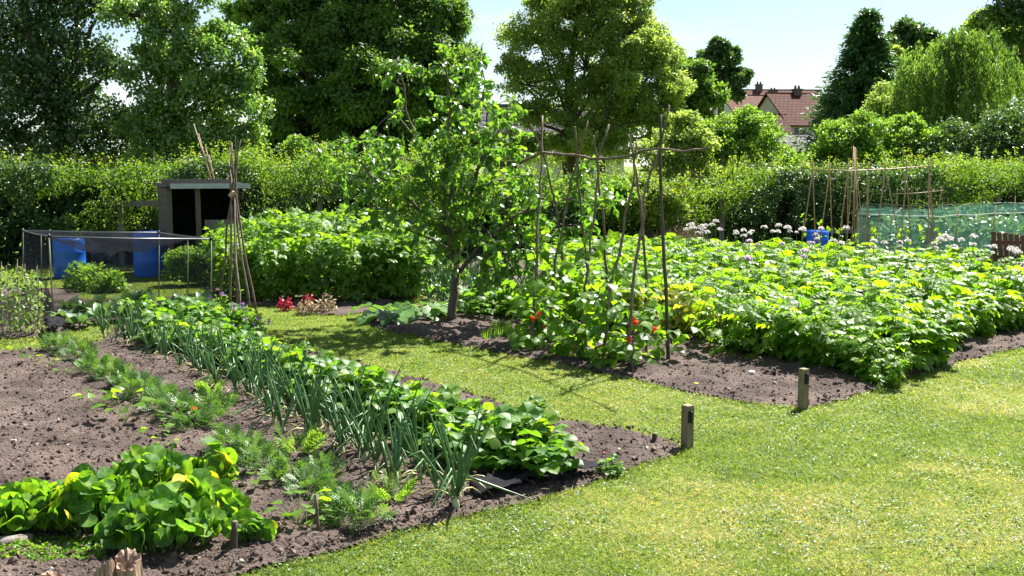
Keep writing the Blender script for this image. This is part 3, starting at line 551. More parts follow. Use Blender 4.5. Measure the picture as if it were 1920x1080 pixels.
# ---------------------------------------------------------------- hedge
hA, hB = np.array([-19., 19.6]), np.array([24., 29.0]); hd = hB-hA; hl = np.linalg.norm(hd); hu = hd/hl; hn = np.array([hu[1], -hu[0]])
def hedge():
    b = MB(); n = 165000; s_ = R.random(n)*hl; q = R.random(n)
    Ht = 1.56+.6*vnoise(s_*.30, s_*0, 41)+.35*vnoise(s_*1.4, s_*0, 42)-.005*s_
    fr = np.where(q < .62, 1, 0)                                 # front face / top
    z = np.where(fr, R.random(n)**.75*Ht, Ht-.45*R.random(n)**1.6+.1*R.normal(size=n))
    bul = .45*vnoise(s_*1.3, z*1.6, 43)+.3*vnoise(s_*3.5, z*4, 44)+.65*np.clip(z/1.3-.45, 0, 1)
    dep = np.where(fr, .45+bul-.22*R.random(n)**2, -.7+(1.3+bul*.7)*R.random(n))
    P = np.stack([hA[0]+hu[0]*s_+hn[0]*dep, hA[1]+hu[1]*s_+hn[1]*dep, np.maximum(z, .02)], 1)
    gap = (vnoise(s_*2.2, z*2.5, 45) > .66) & (z < 1.7) & (fr == 1); P = P[~gap]; m_ = len(P)
    sg_ = s_[~gap]; low_shade = (vnoise(sg_*.55, P[:, 2]*1.1, 51)*.6+vnoise(sg_*1.9, P[:, 2]*2.2, 52)*.4 > .30+.34*np.clip(P[:, 2]/1.7, 0, 1)**1.5); N = np.array([hn[0], hn[1], .35])*.6+R.normal(size=(m_, 3))*.55+UP*.3  # hedge-foot shade painted as patches of darker leaves, likelier lower down
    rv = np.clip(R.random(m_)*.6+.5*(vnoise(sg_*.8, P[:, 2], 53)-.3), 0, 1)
    for q, sel in ((0, ~low_shade), (1, low_shade)): b.leaves(DIA, P[sel], R.normal(size=(sel.sum(), 3)), N[sel], (.045+.04*R.random(sel.sum()))*(1+.35*q), rv[sel], q)
    m_ = 90000; s_ = R.random(m_)*hl; z = R.random(m_)*1.7; dep = -.5+.95*R.random(m_)
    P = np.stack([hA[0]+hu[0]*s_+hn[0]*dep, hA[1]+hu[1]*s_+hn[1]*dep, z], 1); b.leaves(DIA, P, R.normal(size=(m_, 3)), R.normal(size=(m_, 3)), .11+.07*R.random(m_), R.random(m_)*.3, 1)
    k = 1500; s_ = R.random(k)*hl; dep = R.random(k)*1.5-.5; Ht = 1.56+.6*vnoise(s_*.30, s_*0, 41)+.35*vnoise(s_*1.4, s_*0, 42)-.005*s_-.12   # shoots sticking up
    tw = MB()
    for i in range(k):
        p0 = np.array([*(hA+hu*s_[i]+hn*dep[i]), Ht[i]]); l = .15+.5*R.random()**2.5; d = unit(UP+R.normal(size=3)*.3); m_ = int(l*45)+5; q = R.random(m_)
        b.leaves(DIA, p0+np.outer(q*l, d)+R.normal(size=(m_, 3))*.025, rdir(m_)+UP*.5, rdir(m_), .035+.035*R.random(m_), .5+.5*R.random(m_))
        if i % 2 == 0: tw.tube([p0-d*.3, p0+d*l], [.006, .002], 3, cap=False)
    for i in range(420):                                         # stems inside
        s0 = R.random()*hl; p0 = np.array([*(hA+hu*s0+hn*(R.random()*.5-.1)), 0]); tw.tube([p0, p0+[R.normal()*.15, R.normal()*.15, 1.], p0+[R.normal()*.3, R.normal()*.3, 2.]], [.025, .018, .006], 4, cap=False)
    root = thing('hedge', 'long leafy hawthorn hedge closing off the back of the allotment', 'hedge', (0, 0, 0))
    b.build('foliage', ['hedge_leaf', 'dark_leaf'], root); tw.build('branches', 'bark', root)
hedge()
def hfront(px, off=.9):
    """ground point in front of the hedge seen at pixel column px"""
    d = ray(px, HOR); d2 = d[:2]; o2 = hA+hn*off; A = np.array([d2, -hu]).T; t_ = np.linalg.solve(A, o2); return d2*t_[0]
for px, top, lab in ((598, 368, 'short grey fence post standing against the hedge left of the fruit tree'), (1355, 372, 'dark fence post half buried in the shaded hedge'), (1752, 356, 'pale fence post in the hedge behind the green netting'), (1873, 354, 'grey fence post in the hedge near the right edge')):
    p = hfront(px, .95); zt = Wp(px, top, p[1])[2]; b = MB(); b.box((0, 0, zt/2), (.11, .11, zt), .2); b.tube([(0, 0, zt), (0, 0, zt+.03)], [.05, .01], 4)
    tag(b.build('fence_post', 'grey_wood', smooth=False, loc=(*p, 0)), lab, 'post')
# broken rail fence left
p = hfront(222, 1.0); root = thing('rail_fence', 'weathered wooden rail fence fragment left of the shed', 'fence', (*p, 0)); rz = math.atan2(hu[1], hu[0])
for q in (0, 1.5):
    b = MB(); b.box((hu[0]*q, hu[1]*q, .68), (.1, .1, 1.36), rz); b.build('post', 'grey_wood', root, False)
b = MB(); b.box((hu[0]*.6-.03, hu[1]*.6-.07, 1.28), (1.7, .045, .12), rz); b.build('rail', 'grey_wood', root, False)
b = MB(); b.box((hu[0]*.6-.03, hu[1]*.6-.07, .55), (1.7, .045, .12), rz); b.build('rail', 'grey_wood', root, False)
# ---------------------------------------------------------------- shed
sl = Wp(315, 400, 18.6); sr = Wp(444, 400, 18.6); sh = Wp(316, 352, 18.6)[2]; w = sr[0]-sl[0]
root = thing('shed', 'small open-fronted dark wooden shed with pale roof edge against the hedge', 'shed', (sl[0], 18.6, 0)); root.rotation_euler = (0, 0, .44); D_ = 1.5
def planks(L_, H_, n): 
    return [((L_/2, 0, (i+.5)*H_/n), (L_, .022+.006*(i % 2), H_/n-.006)) for i in range(n)]
b = MB()
for c, s_ in planks(D_, sh, 10): b.box((-.25*c[0]/D_*0, c[0], c[2]), (s_[1], s_[0], s_[2]))
b.build('side_wall', 'old_wood', root, False)
b = MB()
for c, s_ in planks(D_, sh, 10): b.box((w, c[0], c[2]), (s_[1], s_[0], s_[2]))
b.build('side_wall', 'old_wood', root, False)
b = MB()
for c, s_ in planks(w, sh-.1, 10): b.box((c[0], D_, c[2]), s_)
b.build('back_wall', 'old_wood', root, False)
b = MB()
for i in range(5): b.box((w*.76, 0, .1+i*.21), (w*.5, .03+.004*(i % 2), .2))
b.build('front_panel', 'grey_wood', root, False)
for q in (.02, .42, .98):
    b = MB(); b.box((w*q, -.03, sh/2), (.09, .06, sh)); b.build('post', 'old_wood', root, False)
b = MB(); M3 = np.eye(3); b.box((w/2, D_/2-.05, sh+.05), (w+.12, D_+.3, .07)); b.box((w/2-.1, -.16, sh+.12), (w+.02, .05, .07)); rf = b.build('roof', 'roof_felt', root, False)
b = MB(); b.box((w/2+.10, -.235, sh+.03), (w+.14, .03, .09)); b.build('fascia', 'grey_trim', rf, False)
b = MB(); b.box((w/2, D_*.6, .02), (w-.04, D_*.7, .03)); b.box((w/2, D_-.04, sh/2), (w-.05, .03, sh-.02)); b.box((.035, D_/2+.02, sh/2), (.02, D_-.1, sh-.02)); b.box((w-.035, D_/2+.02, sh/2), (.02, D_-.1, sh-.02)); b.box((w/2, D_/2, sh-.01), (w-.08, D_-.1, .02)); b.build('shade_lining', 'interior_shade', root, False)  # near-black panels added inside, painting the deep shade of the opening
# bamboo canes leaning behind the shed
root = thing('cane_bundle', 'thin bamboo canes leaning behind the dark shed', 'canes', (0, 0, 0))
for (x0, y0), (x1, y1) in (((363, 232), (408, 372)), ((372, 250), (405, 372)), ((385, 275), (412, 372)), ((392, 290), (409, 372))):
    b = MB(); a = Wp(x0, y0, 20.4); c = Wp(x1, y1, 20.6); d = unit(c-a); e = c+d*(c[2]/-d[2]); b.tube([a, c, e], [.010, .014, .016], 5); b.build('cane', 'bamboo', root)
# ---------------------------------------------------------------- barrels
def barrel(px, py, r, h, lab, sx=1):
    p = G(px, py); root = thing('water_barrel', lab, 'barrel', p)
    prof = [(0, 0), (.92, 0), (.97, .03), (.98, .3), (1.0, .32), (1.0, .36), (.98, .38), (.98, .62), (1., .64), (1., .68), (.98, .70), (.97, .93), (.93, .97), (.86, 1.0)]
    n = 32; V = [(r*a*math.cos(j/n*6.28318), r*a*math.sin(j/n*6.28318), z*h) for a, z in prof for j in range(n)]; T = []
    for i in range(len(prof)-1):
        for j in range(n): p0, q0 = i*n+j, i*n+(j+1) % n; T += [(p0, q0, q0+n), (p0, q0+n, p0+n)]
    b = MB(); b.add(V, T); b.build('body', 'blue_plastic', root)
    b = MB(); b.tube([(0, 0, h-.03), (0, 0, h-.012)], r*.87, 28); b.tube([(r*.45, 0, h-.02), (r*.45, 0, h+.015)], .035, 12); b.build('lid', 'blue_plastic', root)
    return root
barrel(132, 520, .285, .72, 'bright blue plastic barrel in sunlight, leftmost of the two behind the black net cage')
barrel(281, 518, .28, .84, 'darker blue plastic barrel in the shade beside the shed')
barrel(1531, 484, .25, .62, 'blue plastic barrel half hidden behind the potato flowers')
# blue-black netting heap between barrels
b = MB(); A = G(165, 515); B_ = G(252, 513); n = 14
V = []; T = []
for i in range(n):
    for j in range(7):
        f, g = i/(n-1), j/6; p = A+(B_-A)*f; V.append(p+[0, .25*math.sin(g*3.14)*.8+.03*R.normal(), .62*(1-abs(g-.0))*(.85+.15*math.sin(f*9))])
for i in range(n-1):
    for j in range(6): a_ = i*7+j; T += [(a_, a_+1, a_+8), (a_, a_+8, a_+7)]
b.add(V, T); tag(b.build('net_screen', 'blue_net'), 'dark blue mesh screen stretched between the two left barrels', 'netting')
# ---------------------------------------------------------------- black net cage
def cage(name, lab, cor, netm, polem, r=.012, extra=(), sag=.10, skirt=True, nx=10):
    """cor: feet pixels and top pixels of the four corners in order"""
    feet = [G(*a) for a, t_ in cor]; tops = [Wp(*t_, f[1]) for (a, t_), f in zip(cor, feet)]
    root = thing(name, lab, 'net cage', feet[0]); off = feet[0]
    for f, t_ in zip(feet, tops): b = MB(); b.tube([f-off, t_-off+[0, 0, .03]], r, 6); b.build('post', polem, root)
    for i in range(4):
        b = MB(); m3 = (tops[i]+tops[(i+1) % 4])/2-[0, 0, .012]; b.tube([tops[i]-off, m3-off, tops[(i+1) % 4]-off], r*.9, 6); b.build('rail', 'galvanised' if polem == 'cane_green' else polem, root)
        b = MB(); b.tube([tops[i]-off-[0, 0, .02], tops[i]-off+[0, 0, .025]], r*2, 8); b.build('joint', 'black_plastic', root)
    for (a, t_) in extra:
        f = G(*a); b = MB(); b.tube([f-off, Wp(*t_, f[1])-off], r*.8, 6); b.build('post', polem, root)
    b = MB(); n = nx; g = np.linspace(0, 1, n+1); V = []
    for i in g:
        for j in g:
            p = (tops[0]*(1-i)+tops[1]*i)*(1-j)+(tops[3]*(1-i)+tops[2]*i)*j
            V.append(p-off+[0, 0, .012-sag*math.sin(i*3.14)*math.sin(j*3.14)*(1+.3*R.normal())])
    T = []
    for i in range(n):
        for j in range(n): a_ = i*(n+1)+j; T += [(a_, a_+1, a_+n+2), (a_, a_+n+2, a_+n+1)]
    b.add(V, T, 0., 1)
    if skirt:
        for s_ in range(4):
            t0, t1, f0, f1 = tops[s_], tops[(s_+1) % 4], feet[s_], feet[(s_+1) % 4]; V = []; T = []
            out = unit(np.cross(t1-t0, UP))*1.0
            for i in range(13):
                for j in range(6):
                    f, q = i/12, j/5; p = (t0*(1-f)+t1*f)*(1-q)+(f0*(1-f)+f1*f)*q; V.append(p-off+out*(.02+.06*math.sin(i*2.1+s_)*q+.035*R.normal()*q)+[0, 0, .01])
            for i in range(12):
                for j in range(5): a_ = i*6+j; T += [(a_, a_+1, a_+7), (a_, a_+7, a_+6)]
            b.add(V, T, 0., 1 if s_ == 3 else 0)
    b.build('netting', [netm, netm+'_dense'], root); return root
cage('fruit_cage', 'black net cage on thin poles over seedlings at the left', [((100, 606), (92, 443)), ((396, 582), (396, 448)), ((298, 556), (298, 436)), ((44, 556), (43, 432))], 'black_net', 'cane_green', .010, sag=.26,
     extra=[((352, 572), (352, 450)), ((78, 575), (77, 440))])
# ---------------------------------------------------------------- stick wigwam
def wobtube(b, pts, r0, r1, n=7, seg=4, wob=.012):
    pts = np.asarray(pts, float); P = []
    for i in range(len(pts)-1):
        for k_ in range(seg): P.append(pts[i]+(pts[i+1]-pts[i])*k_/seg)
    P.append(pts[-1]); P = np.array(P); P[1:-1] += R.normal(size=P[1:-1].shape)*wob; b.tube(P, np.linspace(r0, r1, len(P)), n, wob=.06)
root = thing('stick_wigwam', 'wigwam of rough brown hazel sticks tied at the top by the sweet peas', 'plant support', G(446, 600)); off = G(446, 600)
for foot, mid, tip in (((410, 592), (434, 372), (452, 262)), ((431, 604), (436, 372), (430, 275)), ((450, 616), (438, 372), (428, 300)), ((472, 607), (441, 372), (435, 268)), ((484, 603), (443, 370), (447, 290)), ((447, 588), (440, 370), (441, 255))):
    f = G(*foot); m_ = Wp(*mid, 13.3+R.normal()*.02); t_ = Wp(*tip, 13.3+(13.3-f[1])*.5); b = MB(); wobtube(b, np.array([f, m_, t_])-off, .017, .007); b.build('stick', 'hazel_pole', root)
b = MB(); b.tube([Wp(436, 366, 13.3)-off+[-.03, 0, -.02], Wp(440, 364, 13.3)-off+[.0, 0, .03]], .036, 9); b.build('tie', 'bamboo', root)
# ---------------------------------------------------------------- bean frame
fr_l = G(996, 656)[1]*.45+G(1064, 607)[1]*.55; fr_r = (G(1170, 692)[1]+G(1251, 678)[1])/2
def bard(px): return fr_l+(fr_r-fr_l)*(px-1017)/(1240-1017)
off = G(1120, 670); root = thing('bean_trellis', 'frame of crooked hazel poles crossed and joined by a long ridge pole', 'plant support', off)
poles = [[(996, 656), (1000, 583), (1007, 467), (1013, 367), (1017, 285), (1017, 217)],
 [(1031, 642), (1033, 600), (1037, 517), (1053, 433), (1070, 343), (1086, 290), (1102, 227)],
 [(1064, 607), (1060, 543), (1053, 460), (1048, 423), (1037, 367), (1018, 286), (995, 233)],
 [(1113, 612), (1112, 593), (1102, 507), (1095, 450), (1087, 367), (1082, 292), (1078, 238)],
 [(1082, 672), (1090, 610), (1102, 507), (1107, 457), (1117, 383), (1122, 297), (1142, 233)],
 [(1150, 620), (1137, 527), (1133, 467), (1127, 383), (1120, 298), (1113, 255)],
 [(1130, 683), (1138, 600), (1143, 533), (1163, 477), (1173, 400), (1187, 343), (1190, 290), (1193, 268)],
 [(1211, 672), (1213, 600), (1210, 483), (1203, 393), (1195, 343), (1187, 290), (1178, 252)],
 [(1170, 692), (1180, 610), (1187, 550), (1193, 483), (1205, 417), (1210, 353), (1238, 280), (1255, 197)],
 [(1251, 680), (1253, 653), (1247, 533), (1243, 433), (1237, 300), (1237, 275), (1238, 215)]]
PW = []
for i, pl in enumerate(poles):
    d0 = G(*pl[0])[1]; xb = [p[0] for p in pl if abs(p[1]-290) < 16][-1]; d1 = bard(xb); y0 = pl[0][1]
    W3 = np.array([Wp(x, y, d0+(d1-d0)*(y0-y)/(y0-288)) for x, y in pl]); W3[0, 2] = -.02; PW.append(W3)
    b = MB(); wobtube(b, W3-off, .021 if i == 9 else .018, .010 if i != 9 else .014, 7, 3, .006); b.build('pole', 'dark_pole' if i == 9 else 'hazel_pole', root)
b = MB(); wobtube(b, np.array([Wp(x, y, bard(x)-.03) for x, y in ((975, 306), (990, 298), (1017, 285), (1033, 288), (1060, 291), (1087, 292), (1107, 298), (1140, 297), (1180, 292), (1207, 282), (1233, 278), (1280, 284), (1300, 281), (1330, 277))])-off, .017, .010, 7, 2, .004)
b.build('ridge_pole', 'hazel_pole', root)
# bean plants on the poles
FL = [(1060, 543), (1001, 596), (1012, 588), (1020, 615), (1070, 627), (1083, 622), (1075, 641), (1081, 652), (1190, 602), (1182, 637), (1228, 618)]
def bflower(mb, P, s_=.035):
    m_ = 7; mb.leaves(disc(6, .2, .2), P+R.normal(size=(m_, 3))*.016, rdir(m_), rdir(m_), s_)
wh = ['at the left end of the bean frame', 'on the second pole from the left of the bean frame', 'behind the left crossed pair of poles', 'on the back pole left of centre', 'on the centre front pole', 'on the centre back pole', 'on the front pole right of centre', 'on the back pole beside the dark right-hand pole', 'on the front pole nearest the lawn at the right', 'on the dark right-hand pole']
for i, W3 in enumerate(PW):
    base = W3[0].copy(); base[2] = 0; root = thing('bean_plant', 'runner bean with heart-shaped leaves '+wh[i], 'bean plant', base, 'runner beans on the poles'); b = MB()
    n = [85, 75, 70, 60, 95, 70, 95, 30, 50, 12][i]; n = int(n*.66); h = np.abs(R.normal(size=n))*.36+.04; r = (.05+.17*R.random(n))*(1.05-.5*np.clip(h, 0, 1)); a = R.random(n)*6.283
    P = np.stack([r*np.cos(a)*1.2, r*np.sin(a), np.minimum(h, .85)], 1); N = np.stack([np.cos(a), np.sin(a), np.full(n, .8)], 1)+R.normal(size=(n, 3))*.4
    b.leaves(BTRI, P, np.stack([np.cos(a), np.sin(a), R.normal(size=n)*.3-.2], 1), N, .13+.08*R.random(n))
    hi = [1.6, 1.3, 1.1, 1.1, 1.7, 1.2, 1.1, .8, .6, .4][i]; m_ = int(13*hi)+4; zz = R.random(m_)*hi
    pc = np.stack([np.interp(zz, W3[:, 2], W3[:, k_]) for k_ in range(3)], 1)-base; a = R.random(m_)*6.283
    b.leaves(BTRI, pc+np.stack([np.cos(a), np.sin(a), 0*a], 1)*.03, np.stack([np.cos(a), np.sin(a), R.normal(size=m_)*.3], 1), R.normal(size=(m_, 3))*.5+UP*.5+[0, -.5, 0], .13+.08*R.random(m_))
    b.build('foliage', 'bean_leaf', root)
    z = np.linspace(0, hi, 30); pc = np.stack([np.interp(z, W3[:, 2], W3[:, k_]) for k_ in range(3)], 1)-base; pc[:, 0] += .024*np.cos(z*16); pc[:, 1] += .024*np.sin(z*16)
    b = MB(); b.tube(pc, .004, 4, cap=False); b.build('vine', 'stem_green', root)
    mine = [f for f in FL if min(range(10), key=lambda j: abs(np.interp(f[1], [p[1] for p in poles[j]][::-1], [p[0] for p in poles[j]][::-1])-f[0])+ (0 if j in (0, 1, 2, 4, 6, 8, 9) else 50)) == i]
    if mine:
        for f in mine: b = MB(); bflower(b, Wp(*f, base[1]-.26)-base, .042); b.build('flower', 'red_petal', root)
p = G(1184, 702); b = MB(); wobtube(b, np.array([(0, 0, -.02), Wp(1186, 640, p[1])-p]), .011, .009, 6); tag(b.build('short_stake', 'hazel_pole', loc=p), 'thin short stake pushed in beside the front right bean pole', 'stake')
# ---------------------------------------------------------------- fruit tree in the middle
def cherry():
    Y0 = G(848, 606)[1]; base = G(848, 606); root = thing('fruit_tree', 'young fruit tree with glossy leaves standing in the middle beside the bean frame', 'tree', base)
    sk = [([(848, 606), (850, 560), (854, 520), (858, 495)], .060, .044, 0, 0), ([(857, 505), (846, 470), (842, 430), (846, 360), (838, 280), (842, 200), (835, 130), (825, 85)], .042, .008, 0, -.2),
          ([(856, 512), (885, 480), (915, 450), (950, 420), (985, 400), (1025, 385)], .034, .006, 0, -.5), ([(857, 500), (862, 440), (880, 370), (905, 290), (915, 200), (905, 130)], .034, .006, 0, .5),
          ([(843, 440), (800, 400), (760, 370), (710, 340), (670, 300), (632, 275)], .026, .005, 0, -.4), ([(845, 370), (800, 310), (770, 230), (755, 160), (748, 105)], .022, .005, 0, .1),
          ([(870, 400), (920, 340), (970, 330), (1040, 355)], .022, .005, 0, .5), ([(838, 300), (790, 270), (740, 210)], .014, .004, 0, .6), ([(890, 330), (935, 250), (960, 190)], .016, .004, 0, -.3),
          ([(846, 470), (800, 440), (770, 430), (735, 440)], .02, .004, 0, .7), ([(844, 420), (780, 350), (720, 300), (690, 265)], .016, .004, 0, .8), ([(925, 440), (950, 480), (970, 540)], .014, .004, -.2, -.6),
          ([(846, 360), (790, 340), (730, 380), (715, 400)], .014, .004, 0, -.9), ([(860, 440), (850, 400), (800, 420), (780, 450)], .012, .004, 0, -1.), ([(915, 450), (960, 440), (1000, 470), (1010, 500)], .012, .004, 0, .2),
          ([(880, 370), (930, 380), (980, 360), (1010, 330)], .012, .004, 0, -1.), ([(842, 430), (830, 380), (780, 300), (700, 290)], .012, .004, 0, -.8), ([(838, 250), (870, 180), (880, 110)], .012, .003, 0, -.5),
          ([(880, 370), (850, 320), (870, 260), (940, 230)], .012, .003, 0, -.9), ([(860, 440), (900, 420), (940, 470), (930, 520)], .012, .003, 0, -.9),([(1025, 385), (1080, 370), (1130, 365), (1180, 375)], .007, .003, -.5, -.1),
          ([(760, 370), (720, 350), (660, 335), (610, 300)], .010, .003, -.3, -.2), ([(740, 210), (715, 230), (690, 260), (660, 262)], .007, .003, .6, .4), ([(700, 330), (690, 380), (720, 430)], .008, .003, -.4, -.6),
          ([(950, 420), (1000, 430), (1050, 440), (1090, 420)], .010, .003, -.3, -.5), ([(985, 400), (1020, 350), (1060, 330), (1100, 330)], .009, .003, -.4, 0), ([(905, 290), (950, 280), (990, 300)], .010, .003, .3, .2), ([(915, 200), (945, 190), (975, 195)], .007, .003, .4, .3), ([(905, 450), (920, 500), (910, 550)], .008, .003, -.3, -.4), ([(850, 430), (820, 460), (790, 490)], .008, .003, -.2, -.5), ([(950, 420), (990, 470), (1015, 530)], .009, .003, -.3, -.6), ([(930, 400), (1010, 400), (1060, 450)], .009, .003, 0, .3), ([(915, 450), (940, 500), (960, 555)], .008, .003, 0, .4), ([(755, 160), (735, 140), (745, 110)], .006, .003, .1, .1)]
    tb = MB(); lb = MB(); LP = []; LD = []
    for pts, r0, r1, d0, d1 in sk:
        W3 = np.array([Wp(x, y, Y0+d0+(d1-d0)*i/(len(pts)-1)) for i, (x, y) in enumerate(pts)])-base
        P = []; 
        for i in range(len(W3)-1):
            for q in range(3): P.append(W3[i]+(W3[i+1]-W3[i])*q/3)
        P.append(W3[-1]); P = np.array(P); P[1:-1] += R.normal(size=P[1:-1].shape)*.012
        tb.tube(P, np.linspace(r0, r1, len(P)), 8 if r0 > .03 else 5, wob=.05)
        if r0 > .06: continue
        L_ = np.cumsum(np.r_[0, np.linalg.norm(np.diff(P, axis=0), axis=1)]); 
        for s_ in np.arange(.22 if r0 < .03 else .45, L_[-1], .060):
            o_ = np.array([np.interp(s_, L_, P[:, k_]) for k_ in range(3)]); d = unit(R.normal(size=3)*[1, 1, .7]+[0, 0, .12]); l = .14+.42*R.random()**1.3
            if s_ > L_[-1]*.8: l *= .6
            if vnoise(o_[0]*2.2+9, o_[2]*2.2, 61) > .62 and R.random() < .55: continue
            tw = np.array([o_, o_+d*l*.5+[0, 0, .02], o_+d*l-[0, 0, .04*R.random()]]); tb.tube(tw, [.004, .003, .0015], 3, cap=False)
            m_ = int(6+l*26)
            for q in np.linspace(.25, 1, m_): LP.append(tw[0]+(tw[2]-tw[0])*q+R.normal(size=3)*.012); LD.append(d*.5+R.normal(size=3)*.8)
    LP = np.array(LP); LD = np.array(LD); LD[:, 2] -= .5; n = len(LP)
    lb.leaves(LF5, LP, LD, UP*.7+R.normal(size=(n, 3))*.6, .062+.048*R.random(n), R.random(n)*.95)
    tb.build('trunk', 'cherry_bark', root); lb.build('crown', 'cherry_leaf', root); print('cherry leaves', n)
cherry()
# ---------------------------------------------------------------- plant meshes
def potato_mesh(yellow=False, seed=0):
    b = MB(); st = 11
    for i in range(st):
        a = R.random()*6.283; sp_ = .05+.20*R.random(); h = .38+.16*R.random(); o_ = np.array([math.cos(a)*.06, math.sin(a)*.06, 0]); t_ = o_+[math.cos(a)*sp_, math.sin(a)*sp_, h]
        b.tube([o_, (o_+t_)/2+[0, 0, .05], t_], [.007, .006, .003], 4, mat=1, cap=False)
        m_ = 14; q = np.linspace(.15, 1, m_)+R.normal(size=m_)*.03; ang = a+R.normal(size=m_)*1.2
        P = o_+(t_-o_)*q[:, None]; D = np.stack([np.cos(ang), np.sin(ang), .35-.9*R.random(m_)], 1)
        b.leaves(POT, P, D, UP+R.normal(size=(m_, 3))*.35, .145+.085*R.random(m_), .1+R.random(m_)*.62)
    return b.mesh('potato_foliage', ['potato_yellow' if yellow else 'potato_leaf', 'stem_green'])
def head_mesh(petal, s_=.03, r=.05):
    b = MB(); m_ = int(12+R.integers(0, 18)); r *= .75+.5*R.random(); b.tube([(0, 0, -.32), (.01, 0, -.1), (0, 0, 0)], [.005, .004, .003], 4, mat=1, cap=False)
    d = rdir(m_); d[:, 2] = np.abs(d[:, 2])*1.2-.2; b.leaves(disc(6, .2, .15), d*[r, r, r*.7], rdir(m_), d+rdir(m_)*.3, s_)
    return b.mesh('flower_head', [petal, 'stem_green'])
POTM = [potato_mesh() for i in range(7)]; POTY = [potato_mesh(True) for i in range(2)]
HW = [head_mesh('blush_petal', .034, .042) for k in range(9)]; HP = [head_mesh('pink_petal', .034, .045) for k in range(2)]
ppoly = P2([(1080, 600), (1180, 628), (1275, 645), (1400, 676), (1540, 700), (1650, 714), (1720, 700), (1790, 672), (1920, 640), (2150, 600), (2330, 570), (1920, 538), (1500, 506), (1300, 494), (1040, 492)])
row = unit(np.array(G(1920, 645)-G(1650, 712)))[:2]; rn = np.array([-row[1], row[0]])
cand = []
o2 = G(1650, 712)[:2]
for i in range(-24, 26):
    for j in range(0, 26):
        p = o2+row*(i*.50+R.normal()*.05)+rn*(j*.62-.0+R.normal()*.05)
        if inpoly(np.array([p[0]]), np.array([p[1]]), ppoly)[0] and abs(p[0]) < .56*p[1]+.5: cand.append(p)
cand.sort(key=lambda p: p[1]); print('potato', len(cand)); cand = cand[:298]
for p in cand:
    px = 960+p[0]/p[1]*FPX; far = p[1] > .875*G(px, float(np.interp(px, [1300, 1500, 1920], [494, 506, 538])))[1]; yel = (p[1] < 12.6 and px < 1370 and R.random() < .75)
    parts = []; lab = 'leafy green potato plant in the dense potato bed'; grp = 'potato plants'
    u = R.random()
    if far and u < .62 and px > 1270: parts = [(HW[R.integers(9)], (R.normal()*.16, R.normal()*.16, .60+.13*R.random()+.14*(px < 1560)*R.random())) for q in range(R.integers(1, 4))]; lab = 'potato plant with pale pinkish-white flower heads at the back of the bed'; grp = 'flowering potato plants at the back'
    elif not far and p[1] > 12 and u < .085: parts = [(HP[R.integers(2)], (R.normal()*.14, R.normal()*.14, .60+.05*R.random())) for q in range(R.integers(1, 3))]; lab = 'potato plant with small lilac flowers amid the green potato bed'; grp = 'lilac-flowered potato plants'
    if yel: lab = 'yellowing potato plant near the bean frame end of the potato bed'; grp = 'yellowing potato plants'; parts = []
    place((POTY[R.integers(2)] if yel else POTM[R.integers(7)]), parts, 'potato_plant', lab, 'potato plant', grp, (p[0], p[1], .0), R.random()*6.283, (.9+.34*R.random()))
p = G(1650, 726); place(POTM[0], [], 'potato_plant', 'small sprawling potato plant at the very tip of the bed by the signpost', 'potato plant', None, p, 1., .55)
# onions
def onion_mesh(seed, big=1.):
    b = MB(); n = 7+seed % 3
    for i in range(n):
        a = R.random()*6.283; l = .40+.22*R.random(); lean = .12+.25*R.random()*(1 if R.random() < .8 else 2.3); k = 7; fat = .72+.4*R.random(); P = [np.array([0, 0, .03])]; d = unit(np.array([math.cos(a)*lean, math.sin(a)*lean, 1])); kink = R.integers(2, 7) if R.random() < .45 else 99
        for j in range(k):
            if j == kink: d = unit(np.array([math.cos(a)*1.1, math.sin(a)*1.1, -.35-.8*R.random()]))
            d = unit(d+[math.cos(a)*.03, math.sin(a)*.03, 0]); P.append(P[-1]+d*l/k)
        b.tube(P, np.array([.006, .008, .0095, .009, .008, .0065, .004, .0012])*fat, 6, rnd=R.random()*.9+.1*(R.random() < .12), cap=False)
    b.tube([(0, 0, -.01), (0, 0, .02), (0, 0, .06), (0, 0, .12)], [.02, .024, .013, .011], 8, mat=1)
    m_ = 2
    for i in range(m_):
        a = R.random()*6.283; q = np.linspace(0, 1, 6)[:, None]; P = np.array([0, 0, .05])+np.array([math.cos(a), math.sin(a), 0])*q*.25+UP*(np.sin(q*3.14)*.06-q*.045); b.tube(P, [.006, .006, .005, .005, .004, .002], 4, rnd=1.0, cap=False)
    return b.mesh('onion_foliage', ['onion_leaf', 'onion_neck'])
ONM = [onion_mesh(i) for i in range(14)]
def along(pts, n, jit=0):
    W3 = np.array([G(x, y) for x, y in pts]); L_ = np.cumsum(np.r_[0, np.linalg.norm(np.diff(W3, axis=0), axis=1)]); s_ = np.linspace(0, L_[-1], n)
    P = np.stack([np.interp(s_, L_, W3[:, k_]) for k_ in range(3)], 1); P[:, :2] += R.normal(size=(n, 2))*jit; return P
r1 = along([(195, 632), (260, 655), (340, 690), (430, 740), (520, 795), (620, 855), (720, 905), (850, 960)], 36, .04)
r2 = along([(250, 632), (330, 660), (420, 700), (520, 760), (620, 815), (720, 862), (820, 905), (880, 935)], 34, .04)
for i, p in enumerate(np.vstack([r1, r2])):
    f = (i/36 if i < 36 else (i-36)/34); p[2] = soilz(p[0], p[1])-.005
    place(ONM[R.integers(14)], [], 'onion_plant', 'upright blue-green onion plant in the double onion row', 'onion plant', 'onions in the double row', p, R.random()*6.283, (.68+.30*f)*(.85+.3*R.random()))
